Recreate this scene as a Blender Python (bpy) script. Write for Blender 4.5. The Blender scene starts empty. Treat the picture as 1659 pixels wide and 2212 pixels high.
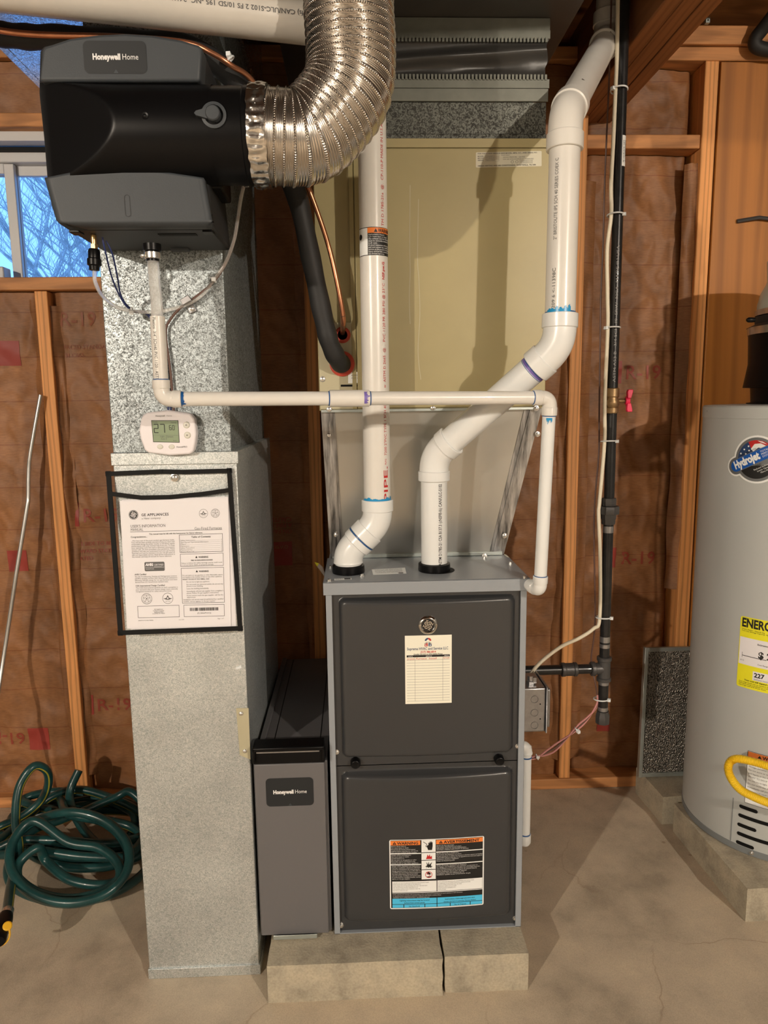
import bpy, math, random
from mathutils import Vector as V, Matrix, noise
random.seed(7)
sc = bpy.context.scene
COL = sc.collection
PI = math.pi
# ------------------------------------------------------------------ camera
W, H, FPX = 1659, 2212, 1544.0
PITCH, ROLL, YAW = 0.1546, -0.01337, 0.03803
CAM = V((-0.1496, -1.5208, 1.3404))
_F = V((math.sin(YAW)*math.cos(PITCH), math.cos(YAW)*math.cos(PITCH), -math.sin(PITCH)))
_R0 = V((math.cos(YAW), -math.sin(YAW), 0)); _U0 = _R0.cross(_F)
_R = _R0*math.cos(ROLL) + _U0*math.sin(ROLL); _U = _U0*math.cos(ROLL) - _R0*math.sin(ROLL)
cd = bpy.data.cameras.new('camera'); cam = bpy.data.objects.new('camera', cd); COL.objects.link(cam)
cd.sensor_fit = 'VERTICAL'; cd.sensor_height = 36; cd.lens = FPX*36/H; cd.clip_start = .02
M = Matrix((_R, _U, -_F)).transposed().to_4x4(); M.translation = CAM; cam.matrix_world = M
sc.camera = cam
# ------------------------------------------------------------------ world and lights
wd = bpy.data.worlds.new('world'); sc.world = wd; wd.use_nodes = True
nt = wd.node_tree; bg = nt.nodes['Background']
tc = nt.nodes.new('ShaderNodeTexCoord'); sp = nt.nodes.new('ShaderNodeSeparateXYZ'); rp = nt.nodes.new('ShaderNodeValToRGB')
nt.links.new(tc.outputs['Generated'], sp.inputs[0]); nt.links.new(sp.outputs['Z'], rp.inputs[0])
rp.color_ramp.elements[0].color = (.21, .5, 1, 1); rp.color_ramp.elements[0].position = 0.0
rp.color_ramp.elements[1].color = (.14, .36, 1, 1); rp.color_ramp.elements[1].position = 1.0
nt.links.new(rp.outputs[0], bg.inputs[0]); bg.inputs[1].default_value = 2.1
vs = sc.view_settings
vs.view_transform = 'Standard'; vs.look = 'None'; vs.gamma = 1; vs.use_curve_mapping = False
vs.exposure = 0.0
LAMP_L = V((-2.55, -3.7, 2.36)); LAMP_R = V((1.85, -3.7, 2.36))
LAMP_W = {'L': 345.0, 'R': 310.0}
LAMP_COL = (1.0, .87, .72)

def lin(c): c /= 255.; return c/12.92 if c <= .04045 else ((c+.055)/1.055)**2.4
def srgb(r, g, b, k=1.0):
    "surface colour of a thing that reads (r,g,b) under the warm lamps"
    return (min(lin(r)*k, .9), min(lin(g)/.88*k, .9), min(lin(b)/.76*k, .9))
# ------------------------------------------------------------------ pixel -> place helpers (built once; every thing has its own depth)
def ray(px, py): return _F + _R*((px-W/2)/FPX) - _U*((py-H/2)/FPX)
def at(px, py, y): d = ray(px, py); return CAM + d*((y-CAM.y)/d.y)
def atz(px, py, z): d = ray(px, py); return CAM + d*((z-CAM.z)/d.z)
def atx(px, py, x): d = ray(px, py); return CAM + d*((x-CAM.x)/d.x)
# ------------------------------------------------------------------ materials
MATS = {}
def nodes(name):
    m = bpy.data.materials.new(name); m.use_nodes = True; MATS[name] = m
    n = m.node_tree; return m, n, n.nodes['Principled BSDF']
def N(n, t, **kw):
    o = n.nodes.new(t)
    for k, v in kw.items():
        if k.startswith('i_'):
            key = k[2:].replace('_', ' '); o.inputs[key].default_value = v
        else: setattr(o, k, v)
    return o
def L(n, a, b): n.links.new(a, b)
def coords(n, scale=(1, 1, 1), out='Object', rot=(0, 0, 0)):
    t = N(n, 'ShaderNodeTexCoord'); mp = N(n, 'ShaderNodeMapping'); mp.inputs['Scale'].default_value = scale; mp.inputs['Rotation'].default_value = rot
    L(n, t.outputs[out], mp.inputs[0]); return mp.outputs[0]
def ramp(n, src, stops, interp='LINEAR'):
    r = N(n, 'ShaderNodeValToRGB'); e = r.color_ramp; e.interpolation = interp
    while len(e.elements) < len(stops): e.elements.new(.5)
    for el, (p, c) in zip(e.elements, stops):
        el.position = p; el.color = (*c, 1) if len(c) == 3 else c
    L(n, src, r.inputs[0]); return r.outputs[0]
def bumpn(n, bsdf, src, strength, dist=.002):
    b = N(n, 'ShaderNodeBump'); b.inputs['Strength'].default_value = strength; b.inputs['Distance'].default_value = dist
    L(n, src, b.inputs['Height']); L(n, b.outputs[0], bsdf.inputs['Normal'])
def mul(c, k): return tuple(min(1, x*k) for x in c)
def mat(name, c, rough=.5, metal=0, var=0, vs=20, bump=0, bs=200, coat=0, stretch=(1, 1, 1), spec=.5, trans=0, ior=1.45, alpha=1, emit=None):
    m, n, b = nodes(name)
    b.inputs['Base Color'].default_value = (*c, 1); b.inputs['Roughness'].default_value = rough; b.inputs['Metallic'].default_value = metal
    b.inputs['Coat Weight'].default_value = coat; b.inputs['Specular IOR Level'].default_value = spec
    b.inputs['Transmission Weight'].default_value = trans; b.inputs['IOR'].default_value = ior; b.inputs['Alpha'].default_value = alpha
    if emit: b.inputs['Emission Color'].default_value = (*emit[0], 1); b.inputs['Emission Strength'].default_value = emit[1]
    if var:
        t = N(n, 'ShaderNodeTexNoise', i_Scale=vs, i_Detail=4.0, i_Roughness=.6); L(n, coords(n, stretch), t.inputs['Vector'])
        L(n, ramp(n, t.outputs['Fac'], [(.3, mul(c, 1-var)), (.7, mul(c, 1+var))]), b.inputs['Base Color'])
    if bump:
        t = N(n, 'ShaderNodeTexNoise', i_Scale=bs, i_Detail=3.0); L(n, coords(n), t.inputs['Vector']); bumpn(n, b, t.outputs['Fac'], bump)
    return m
def galv(name, c1, c2, rough=.38, metal=.6, scale=105, lo=.42, hi=.58):
    m, n, b = nodes(name); co = coords(n)
    t = N(n, 'ShaderNodeTexNoise', i_Scale=scale, i_Detail=2.5, i_Roughness=.55, i_Distortion=1.6); L(n, co, t.inputs['Vector'])
    t2 = N(n, 'ShaderNodeTexNoise', i_Scale=6.0, i_Detail=3.0); L(n, co, t2.inputs['Vector'])
    col = ramp(n, t.outputs['Fac'], [(lo, c1), (.5, mul(c1, .5+.5*c2[0]/max(c1[0], .01)) if 0 else tuple((a+b_)/2 for a, b_ in zip(c1, c2))), (hi, c2)])
    mx = N(n, 'ShaderNodeMix', data_type='RGBA', blend_type='MULTIPLY'); mx.inputs[0].default_value = 1
    L(n, col, mx.inputs[6]); L(n, ramp(n, t2.outputs['Fac'], [(.3, (.78, .78, .78)), (.7, (1, 1, 1))]), mx.inputs[7])
    L(n, mx.outputs[2], b.inputs['Base Color'])
    L(n, ramp(n, t.outputs['Fac'], [(lo, (rough+.14,)*3), (hi, (rough-.08,)*3)]), b.inputs['Roughness'])
    b.inputs['Metallic'].default_value = metal
    bumpn(n, b, t.outputs['Fac'], .05, .001); return m
def wood(name, c, axis='z', dark=.55, knots=True, scale=1.0, rough=.62):
    m, n, b = nodes(name)
    s = {'z': (14, 14, .9), 'x': (.9, 14, 14), 'y': (14, .9, 14)}[axis]; s = tuple(q*scale for q in s)
    co = coords(n, s)
    t = N(n, 'ShaderNodeTexNoise', i_Scale=2.2, i_Detail=5.0, i_Roughness=.65, i_Distortion=.8); L(n, co, t.inputs['Vector'])
    w = N(n, 'ShaderNodeTexWave', i_Scale=1.4, i_Distortion=7.0, i_Detail=2.0); L(n, co, w.inputs['Vector'])
    c0 = ramp(n, t.outputs['Fac'], [(.28, mul(c, .74)), (.5, c), (.72, mul(c, 1.2))])
    mx = N(n, 'ShaderNodeMix', data_type='RGBA', blend_type='MULTIPLY'); mx.inputs[0].default_value = .5
    L(n, c0, mx.inputs[6]); L(n, ramp(n, w.outputs['Fac'], [(.0, (dark, dark*.9, dark*.8)), (.5, (1, 1, 1))]), mx.inputs[7])
    out = mx.outputs[2]
    if knots:
        ks = {'z': (9, 9, 3.2), 'x': (3.2, 9, 9), 'y': (9, 3.2, 9)}[axis]
        v = N(n, 'ShaderNodeTexVoronoi', i_Scale=1.0, i_Randomness=1.0); L(n, coords(n, ks), v.inputs['Vector'])
        m2 = N(n, 'ShaderNodeMix', data_type='RGBA', blend_type='MULTIPLY'); m2.inputs[0].default_value = 1
        L(n, out, m2.inputs[6]); L(n, ramp(n, v.outputs['Distance'], [(.03, (.22, .14, .1)), (.07, (.5, .36, .28)), (.13, (1, 1, 1))]), m2.inputs[7]); out = m2.outputs[2]
    L(n, out, b.inputs['Base Color']); b.inputs['Roughness'].default_value = rough
    bumpn(n, b, t.outputs['Fac'], .2, .001); return m
def kraft(name, c):
    m, n, b = nodes(name); co = coords(n)
    t = N(n, 'ShaderNodeTexNoise', i_Scale=7.0, i_Detail=6.0, i_Roughness=.62); L(n, co, t.inputs['Vector'])
    f = N(n, 'ShaderNodeTexNoise', i_Scale=1.0, i_Detail=3.0); L(n, coords(n, (60, 60, 420)), f.inputs['Vector'])
    c0 = ramp(n, t.outputs['Fac'], [(.3, mul(c, .7)), (.5, c), (.7, mul(c, 1.3))])
    mx = N(n, 'ShaderNodeMix', data_type='RGBA', blend_type='MULTIPLY'); mx.inputs[0].default_value = .5
    L(n, c0, mx.inputs[6]); L(n, ramp(n, f.outputs['Fac'], [(.35, (.6, .55, .5)), (.65, (1, 1, 1))]), mx.inputs[7])
    # printed rule lines across the paper
    sx = N(n, 'ShaderNodeSeparateXYZ'); L(n, co, sx.inputs[0])
    a = N(n, 'ShaderNodeMath', operation='MULTIPLY', i_Value=7.4) if 0 else N(n, 'ShaderNodeMath', operation='MULTIPLY'); a.inputs[1].default_value = 7.4; L(n, sx.outputs['Z'], a.inputs[0])
    fr = N(n, 'ShaderNodeMath', operation='FRACT'); L(n, a.outputs[0], fr.inputs[0])
    m3 = N(n, 'ShaderNodeMix', data_type='RGBA', blend_type='MULTIPLY'); m3.inputs[0].default_value = .8
    L(n, mx.outputs[2], m3.inputs[6]); L(n, ramp(n, fr.outputs[0], [(.0, (.7, .48, .4)), (.016, (.7, .48, .4)), (.022, (1, 1, 1))], 'LINEAR'), m3.inputs[7])
    L(n, m3.outputs[2], b.inputs['Base Color']); b.inputs['Roughness'].default_value = .56
    cr = N(n, 'ShaderNodeTexNoise', i_Scale=16.0, i_Detail=5.0, i_Roughness=.55, noise_type='RIDGED_MULTIFRACTAL'); L(n, co, cr.inputs['Vector'])
    bumpn(n, b, cr.outputs['Fac'], .16, .006); return m
def concrete(name, c, scale=6, grain=260, gb=.3, cracks=False, rough=.75):
    m, n, b = nodes(name); co = coords(n)
    t = N(n, 'ShaderNodeTexNoise', i_Scale=scale, i_Detail=8.0, i_Roughness=.62); L(n, co, t.inputs['Vector'])
    g = N(n, 'ShaderNodeTexNoise', i_Scale=grain, i_Detail=3.0); L(n, co, g.inputs['Vector'])
    c0 = ramp(n, t.outputs['Fac'], [(.34, mul(c, .7)), (.5, c), (.66, (c[0]*1.18, c[1]*1.17, c[2]*1.14))])
    mx = N(n, 'ShaderNodeMix', data_type='RGBA', blend_type='MULTIPLY'); mx.inputs[0].default_value = .6
    L(n, c0, mx.inputs[6]); L(n, ramp(n, g.outputs['Fac'], [(.3, (.72, .7, .68)), (.62, (1, 1, 1))]), mx.inputs[7]); out = mx.outputs[2]
    if cracks:
        d = N(n, 'ShaderNodeTexNoise', i_Scale=5.0, i_Detail=4.0); L(n, co, d.inputs['Vector'])
        ad = N(n, 'ShaderNodeMix', data_type='RGBA'); ad.inputs[0].default_value = .12; L(n, co, ad.inputs[6]); L(n, d.outputs['Color'], ad.inputs[7])
        v = N(n, 'ShaderNodeTexVoronoi', feature='DISTANCE_TO_EDGE', i_Scale=1.9); L(n, ad.outputs[2], v.inputs['Vector'])
        m2 = N(n, 'ShaderNodeMix', data_type='RGBA', blend_type='MULTIPLY'); m2.inputs[0].default_value = .75
        msk = N(n, 'ShaderNodeTexNoise', i_Scale=2.3, i_Detail=2.0); L(n, co, msk.inputs['Vector'])
        L(n, ramp(n, msk.outputs['Fac'], [(.45, (0, 0, 0)), (.6, (.7, .7, .7))]), m2.inputs[0])
        L(n, out, m2.inputs[6]); L(n, ramp(n, v.outputs['Distance'], [(.0, (.6, .5, .44)), (.0025, (.82, .78, .74)), (.0045, (1, 1, 1))]), m2.inputs[7]); out = m2.outputs[2]
        s = N(n, 'ShaderNodeTexVoronoi', i_Scale=7.0); L(n, co, s.inputs['Vector'])
        m4 = N(n, 'ShaderNodeMix', data_type='RGBA', blend_type='MULTIPLY'); m4.inputs[0].default_value = .6
        L(n, out, m4.inputs[6]); L(n, ramp(n, s.outputs['Distance'], [(.02, (.5, .42, .36)), (.05, (1, 1, 1))]), m4.inputs[7]); out = m4.outputs[2]
    L(n, out, b.inputs['Base Color']); b.inputs['Roughness'].default_value = rough
    bumpn(n, b, g.outputs['Fac'], gb, .002); return m
def flexmat(name):
    m, n, b = nodes(name); b.inputs['Metallic'].default_value = 1; b.inputs['Base Color'].default_value = (.66, .62, .57, 1); b.inputs['Roughness'].default_value = .2
    u = N(n, 'ShaderNodeUVMap'); sx = N(n, 'ShaderNodeSeparateXYZ'); L(n, u.outputs[0], sx.inputs[0])
    # rows of pressed beads on the ridges: u runs round, v counts ridges
    a = N(n, 'ShaderNodeMath', operation='SINE'); a0 = N(n, 'ShaderNodeMath', operation='MULTIPLY'); a0.inputs[1].default_value = 2*PI*120; L(n, sx.outputs['X'], a0.inputs[0]); L(n, a0.outputs[0], a.inputs[0])
    f = N(n, 'ShaderNodeMath', operation='FRACT'); L(n, sx.outputs['Y'], f.inputs[0])
    r = ramp(n, f.outputs[0], [(.02, (0, 0, 0)), (.05, (1, 1, 1)), (.17, (1, 1, 1)), (.2, (0, 0, 0))])
    mm = N(n, 'ShaderNodeMath', operation='MULTIPLY'); L(n, a.outputs[0], mm.inputs[0]); L(n, r, mm.inputs[1])
    nz = N(n, 'ShaderNodeTexNoise', i_Scale=26.0, i_Detail=3.0); L(n, coords(n), nz.inputs['Vector'])
    m2 = N(n, 'ShaderNodeMath', operation='ADD'); L(n, mm.outputs[0], m2.inputs[0]); L(n, nz.outputs['Fac'], m2.inputs[1])
    bumpn(n, b, m2.outputs[0], .5, .0016); return m

galv('galvanized', srgb(112, 111, 104), srgb(200, 199, 190), scale=190, metal=.65, rough=.48, lo=.38, hi=.62)
galv('galvanized_trunk', (.5, .5, .5), (.9, .9, .9), scale=150, metal=1, rough=.24)
galv('galvanized_fine', srgb(178, 177, 166), srgb(240, 239, 230), scale=240, metal=.7, lo=.36, hi=.64, rough=.46)
galv('galvanized_dark', srgb(56, 52, 44), srgb(120, 116, 102), scale=150, metal=.4, rough=.45)  # darker galvanized for the plenum band
mat('sheet_metal', (.55, .55, .52), .3, .85, var=.06, vs=4)
mat('tin_dark', srgb(122, 117, 102), .42, .5, var=.12, vs=20)  # darker copy of the tin for the plenum strips
mat('sheet_streaked', (.36, .36, .36), .34, .85, var=.75, vs=26, stretch=(3, 3, .12), bump=.25, bs=40)
mat('tin', srgb(186, 184, 170), .36, .7, var=.08, vs=30)
mat('shaded_galvanized', (.09, .085, .08), .5, .4, var=.1, vs=8)  # galvanized trunk in shadow, with the shade put into this dark colour
mat('screw_steel', (.7, .7, .68), .25, .9)
mat('furnace_grey', srgb(146, 144, 141), .36, 0, coat=.15, bump=.04, bs=600)
mat('furnace_dark', srgb(55, 53, 51), .3, 0, coat=.3, bump=.05, bs=520)
mat('cabinet_taupe', srgb(104, 97, 92), .42, 0, bump=.06, bs=600)
mat('coil_tan', srgb(166, 146, 100), .38, 0, var=.05, vs=5)
mat('coil_tan_light', srgb(184, 168, 132), .42, 0, var=.05, vs=8)
mat('pvc', srgb(222, 208, 190), .27, 0, var=.025, vs=14, coat=.2)
mat('pvc_bright', srgb(230, 220, 206), .24, 0, var=.02, vs=14, coat=.25)
mat('pvc_old', srgb(206, 190, 170), .3, 0, var=.05, vs=9)
mat('primer_blue', srgb(30, 80, 130), .3); mat('primer_light', srgb(40, 140, 180), .3); mat('primer_purple', srgb(120, 98, 160), .35)
mat('black_plastic', (.004, .004, .0045), .33, 0, bump=.03, bs=700, spec=.22)
mat('black_matte', (.006, .006, .006), .6, spec=.2)
mat('black_rubber', (.018, .018, .0185), .6, var=.2, vs=14)
mat('black_fabric', (.035, .034, .032), .36, bump=.2, bs=60)
mat('humidifier_grey', srgb(60, 61, 61), .52, 0, bump=.06, bs=500)
mat('humidifier_dark', srgb(38, 38, 38), .5, 0, bump=.05, bs=500)
mat('badge_grey', srgb(34, 35, 35), .5)
mat('white_ink', (.8, .8, .8), .5); mat('black_ink', (.014, .014, .014), .5); mat('grey_ink', (.11, .11, .11), .55); mat('pale_grey_ink', srgb(160, 152, 142), .5)
mat('red_ink', srgb(190, 38, 36), .5); mat('navy_ink', srgb(40, 62, 96), .5); mat('orange_ink', srgb(240, 126, 52), .45); mat('cyan_ink', srgb(78, 186, 226), .42)
mat('yellow_ink', srgb(240, 222, 36), .42); mat('blue_ink', srgb(24, 84, 158), .38); mat('silver_ink', srgb(140, 136, 130), .3, .5)
mat('kraft_red_ink', srgb(148, 52, 40), .5); mat('kraft_brown_ink', srgb(134, 74, 48), .55); mat('kraft_text_ink', srgb(146, 62, 44), .5)
mat('paper', srgb(236, 222, 212), .6); mat('label_white', srgb(240, 232, 220), .4); mat('label_tan', srgb(205, 190, 160), .45); mat('sticker_cream', srgb(240, 226, 198), .45)
mat('lcd', srgb(142, 150, 116), .25); mat('thermostat_white', srgb(236, 220, 210), .4); mat('button_cream', srgb(214, 202, 180), .4)
mat('copper', (.62, .27, .15), .28, .9, var=.15, vs=30); mat('copper_dull', (.36, .2, .13), .38, .8, var=.25, vs=40)
mat('brass', (.72, .48, .2), .3, .9); mat('brass_dull', (.34, .23, .12), .42, .8, var=.2, vs=60)
mat('red_rubber', srgb(196, 70, 50), .5); mat('red_plastic', srgb(222, 40, 74), .35)
mat('iron_black', (.02, .02, .021), .3, .35, var=.3, vs=40, coat=.25); mat('iron_grey', (.085, .083, .084), .42, .5, bump=.2, bs=300)
mat('cable_cream', srgb(222, 202, 170), .42); mat('wire_pink', srgb(196, 128, 118), .45); mat('wire_brown', srgb(96, 66, 54), .45); mat('wire_blue', srgb(38, 48, 92), .45)
mat('tie_white', srgb(228, 220, 208), .4)
mat('clear_vinyl', (.86, .85, .82), .12, 0, trans=.55, ior=1.3, alpha=.62); mat('clear_sheet', (.95, .95, .95), .12, 0, trans=.95, ior=1.05, alpha=.1)
mat('chrome', (.75, .74, .72), .1, 1); mat('zinc', (.36, .36, .37), .32, .85, var=.12, vs=50, bump=.1, bs=120)
mat('heater_grey', srgb(182, 176, 164), .4, 0, var=.03, vs=3); mat('heater_band', srgb(122, 120, 114), .45); mat('heater_pipe', srgb(176, 170, 150), .3, .1)
mat('hose_green', (.010, .052, .052), .3, 0, var=.3, vs=25, coat=.15); mat('hose_yellow', srgb(160, 140, 40), .45); mat('gas_yellow', srgb(236, 190, 40), .35, coat=.2)
mat('conduit', (.6, .61, .6), .33, .85); mat('cap_yellow', srgb(232, 170, 40), .4)
concrete('floor_concrete', srgb(196, 172, 142), scale=4.5, grain=420, gb=.18, cracks=True, rough=.62)
concrete('block_concrete', srgb(178, 160, 132), scale=11, grain=190, gb=.6, rough=.85)
concrete('foundation', srgb(120, 112, 100), scale=5, grain=160, gb=.4)
wood('stud_wood', srgb(232, 154, 86), 'z', dark=.42); wood('board_wood', srgb(200, 132, 76), 'x', dark=.42); wood('beam_wood', srgb(150, 92, 50), 'y', knots=False)
wood('plywood', srgb(178, 108, 42), 'z', dark=.62, knots=False, scale=.3, rough=.5); wood('joist_wood', srgb(120, 80, 48), 'x', knots=False)
kraft('kraft_paper', srgb(146, 94, 54)); mat('fibreglass', srgb(196, 170, 110), .9, var=.3, vs=60)
mat('window_white', (.62, .63, .65), .4); mat('window_glass', (.95, .97, 1), .02, 0, trans=1, ior=1.01, alpha=.12)
mat('hazy_bark', (.42, .42, .42), .8, var=.3, vs=20); mat('snow_ground', (.5, .5, .5), .9); mat('room_paint', (.22, .215, .2), .7); mat('porcelain', (.75, .72, .66), .3)  # bark is paled so its colour carries the haze over the trees
mat('bulb_glow', (1, 1, 1), .4, emit=((1.0, .83, .62), 14.0))
flexmat('flex_aluminium'); mat('foil', (.74, .72, .68), .22, 1, bump=.9, bs=45)
def filtermat():
    m, n, b = nodes('filter_mesh'); b.inputs['Metallic'].default_value = .8
    co = coords(n, (1, 1, 1)); v = N(n, 'ShaderNodeTexVoronoi', i_Scale=230.0); L(n, coords(n, (1.6, 1, .8)), v.inputs['Vector'])
    L(n, ramp(n, v.outputs['Distance'], [(.25, (.02, .02, .018)), (.6, (.28, .26, .23))]), b.inputs['Base Color']); b.inputs['Roughness'].default_value = .3
    bumpn(n, b, v.outputs['Distance'], .9, .003)
filtermat()
# ------------------------------------------------------------------ mesh helpers
ORG = {}
def frame(d):
    d = V(d).normalized(); a = V((0, 0, 1)) if abs(d.z) < .9 else V((1, 0, 0))
    e1 = (a - d*a.dot(d)).normalized(); return e1, d.cross(e1)
class MB:
    def __init__(s, m=None): s.v = []; s.f = []; s.mi = []; s.ms = []; s.c = 0; s.uv = {}; m and s.m(m)
    def m(s, name):
        if name not in s.ms: s.ms.append(name)
        s.c = s.ms.index(name); return s
    def add(s, vs, fs, mi=None):
        o = len(s.v); s.v += [tuple(q) for q in vs]; s.f += [tuple(i+o for i in f) for f in fs]; s.mi += mi or [s.c]*len(fs); return s
    def box(s, x0, x1, y0, y1, z0, z1):
        return s.add([(x0, y0, z0), (x1, y0, z0), (x1, y1, z0), (x0, y1, z0), (x0, y0, z1), (x1, y0, z1), (x1, y1, z1), (x0, y1, z1)],
                     [(0, 3, 2, 1), (4, 5, 6, 7), (0, 1, 5, 4), (1, 2, 6, 5), (2, 3, 7, 6), (3, 0, 4, 7)])
    def obox(s, c, a, b, d):
        c, a, b, d = V(c), V(a), V(b), V(d)
        vs = [c-a-b-d, c+a-b-d, c+a+b-d, c-a+b-d, c-a-b+d, c+a-b+d, c+a+b+d, c-a+b+d]
        return s.add(vs, [(0, 3, 2, 1), (4, 5, 6, 7), (0, 1, 5, 4), (1, 2, 6, 5), (2, 3, 7, 6), (3, 0, 4, 7)])
    def bar(s, p0, p1, w, t, up=(0, -1, 0)):
        p0, p1 = V(p0), V(p1); d = (p1-p0); u = d.normalized(); n = V(up); n = (n-u*n.dot(u)).normalized(); k = u.cross(n)
        return s.obox((p0+p1)/2, d/2, k*w/2, n*t/2)
    def lathe(s, o, ax, prof, n=24, cap=True, a0=0):
        o = V(o); ax = V(ax).normalized(); e1, e2 = frame(ax); vs = []; fs = []
        for r, h in prof:
            for i in range(n):
                a = 2*PI*i/n + a0; vs.append(o + ax*h + (e1*math.cos(a)+e2*math.sin(a))*r)
        for k in range(len(prof)-1):
            for i in range(n):
                j = (i+1) % n; fs.append((k*n+i, k*n+j, (k+1)*n+j, (k+1)*n+i))
        if cap: fs.append(tuple(range(n))[::-1]); fs.append(tuple((len(prof)-1)*n+i for i in range(n)))
        return s.add(vs, fs)
    def cyl(s, p0, p1, r, n=20, r1=None):
        d = V(p1)-V(p0); return s.lathe(p0, d, [(r, 0), (r if r1 is None else r1, d.length)], n)
    def tube(s, path, r, n=12, cap=True, closed=False, stripe=None):
        P = [V(p) for p in path]; k = len(P); R = r if isinstance(r, (list, tuple)) else [r]*k
        T = []
        for i in range(k):
            a = P[(i-1) % k] if closed or i > 0 else P[0]; b = P[(i+1) % k] if closed or i < k-1 else P[-1]
            T.append((b-a).normalized() if (b-a).length > 1e-9 else V((0, 0, 1)))
        e1, _ = frame(T[0]); vs = []; fs = []; mi = []
        for i in range(k):
            e1 = (e1 - T[i]*e1.dot(T[i])).normalized(); e2 = T[i].cross(e1)
            for q in range(n):
                a = 2*PI*q/n; vs.append(P[i] + (e1*math.cos(a)+e2*math.sin(a))*R[i])
        for i in range(k if closed else k-1):
            i2 = (i+1) % k
            for q in range(n):
                w = (q+1) % n; fs.append((i*n+q, i*n+w, i2*n+w, i2*n+q))
                mi.append(stripe[0] if stripe and (q-int(i*stripe[2])) % n in stripe[1] else s.c)
        if cap and not closed:
            fs.append(tuple(range(n))[::-1]); fs.append(tuple((k-1)*n+q for q in range(n))); mi += [s.c]*2
        return s.add(vs, fs, mi)
    def prism(s, poly, dv):
        "closed polygon of 3-D points extruded along dv"
        P = [V(p) for p in poly]; n = len(P); dv = V(dv)
        vs = P + [p+dv for p in P]; fs = [tuple(range(n)), tuple(range(2*n-1, n-1, -1))]
        fs += [(i, i+n, (i+1) % n+n, (i+1) % n) for i in range(n)]
        return s.add(vs, fs)
    def grid(s, nu, nv, fn):
        vs = [fn(i/nu, j/nv) for j in range(nv+1) for i in range(nu+1)]
        fs = [(j*(nu+1)+i, j*(nu+1)+i+1, (j+1)*(nu+1)+i+1, (j+1)*(nu+1)+i) for j in range(nv) for i in range(nu)]
        return s.add(vs, fs)
    def ball(s, c, r, n=12, k=8, sq=(1, 1, 1)):
        c = V(c); vs = [c+V((0, 0, r*sq[2]))]; fs = []
        for j in range(1, k):
            for i in range(n):
                t = PI*j/k; a = 2*PI*i/n; vs.append(c+V((math.sin(t)*math.cos(a)*r*sq[0], math.sin(t)*math.sin(a)*r*sq[1], math.cos(t)*r*sq[2])))
        vs.append(c-V((0, 0, r*sq[2])))
        for i in range(n): fs.append((0, 1+i, 1+(i+1) % n)); fs.append((len(vs)-1, 1+(k-2)*n+(i+1) % n, 1+(k-2)*n+i))
        for j in range(k-2):
            for i in range(n): w = (i+1) % n; fs.append((1+j*n+i, 1+(j+1)*n+i, 1+(j+1)*n+w, 1+j*n+w))
        return s.add(vs, fs)
    def build(s, name, m=None, parent=None, bevel=0, seg=2, angle=32, label=None, cat=None, group=None, kind=None, base=None, recalc=True):
        if m: s.ms = [m]; s.mi = [0]*len(s.f)
        if parent is not None: org = ORG[parent.name]
        elif base is not None: org = V(base)
        else:
            xs = [q[0] for q in s.v]; ys = [q[1] for q in s.v]; zs = [q[2] for q in s.v]
            org = V(((min(xs)+max(xs))/2, (min(ys)+max(ys))/2, min(zs)))
        me = bpy.data.meshes.new(name); me.from_pydata([tuple(V(q)-org) for q in s.v], [], s.f); 
        for q in s.ms: me.materials.append(MATS[q])
        me.polygons.foreach_set('material_index', s.mi)
        if recalc:
            import bmesh
            bm = bmesh.new(); bm.from_mesh(me); bmesh.ops.recalc_face_normals(bm, faces=bm.faces); bm.to_mesh(me); bm.free()
        me.polygons.foreach_set('use_smooth', [True]*len(me.polygons)); me.set_sharp_from_angle(angle=math.radians(angle)); me.update()
        o = bpy.data.objects.new(name, me); COL.objects.link(o); ORG[o.name] = org
        if parent is not None: o.parent = parent
        else: o.location = org
        if bevel:
            b = o.modifiers.new('bevel', 'BEVEL'); b.width = bevel; b.segments = seg; b.limit_method = 'ANGLE'; b.angle_limit = math.radians(40)
        return tag(o, label, cat, group, kind)
def tag(o, label=None, cat=None, group=None, kind=None):
    if label: o['label'] = label
    if cat: o['category'] = cat
    if group: o['group'] = group
    if kind: o['kind'] = kind
    return o
def thing(name, label, cat, base, group=None):
    o = bpy.data.objects.new(name, None); COL.objects.link(o); o.location = V(base); o.empty_display_size = .05; ORG[o.name] = V(base)
    return tag(o, label, cat, group)
def box(name, m, parent, x0, x1, y0, y1, z0, z1, bevel=0, **kw): return MB().box(x0, x1, y0, y1, z0, z1).build(name, m, parent, bevel, **kw)
def screw(parent, p, nrm=(0, -1, 0), r=.0045, m='screw_steel', name='screw'):
    return MB().lathe(p, nrm, [(r*1.35, 0), (r*1.35, .0012), (r, .0014), (r*.96, .0045), (r*.5, .0055)], 8).build(name, m, parent)
def spline(P, k=8, closed=False):
    P = [V(p) for p in P]; n = len(P); out = []
    for i in range(n if closed else n-1):
        g = (lambda q: P[q % n]) if closed else (lambda q: P[max(0, min(n-1, q))])
        a, b, c, d = g(i-1), g(i), g(i+1), g(i+2)
        for j in range(k):
            t = j/k; out.append(((b*2)+(c-a)*t+(a*2-b*5+c*4-d)*t*t+(b*3-a-c*3+d)*t**3)*.5)
    if not closed: out.append(P[-1])
    return out
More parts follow.
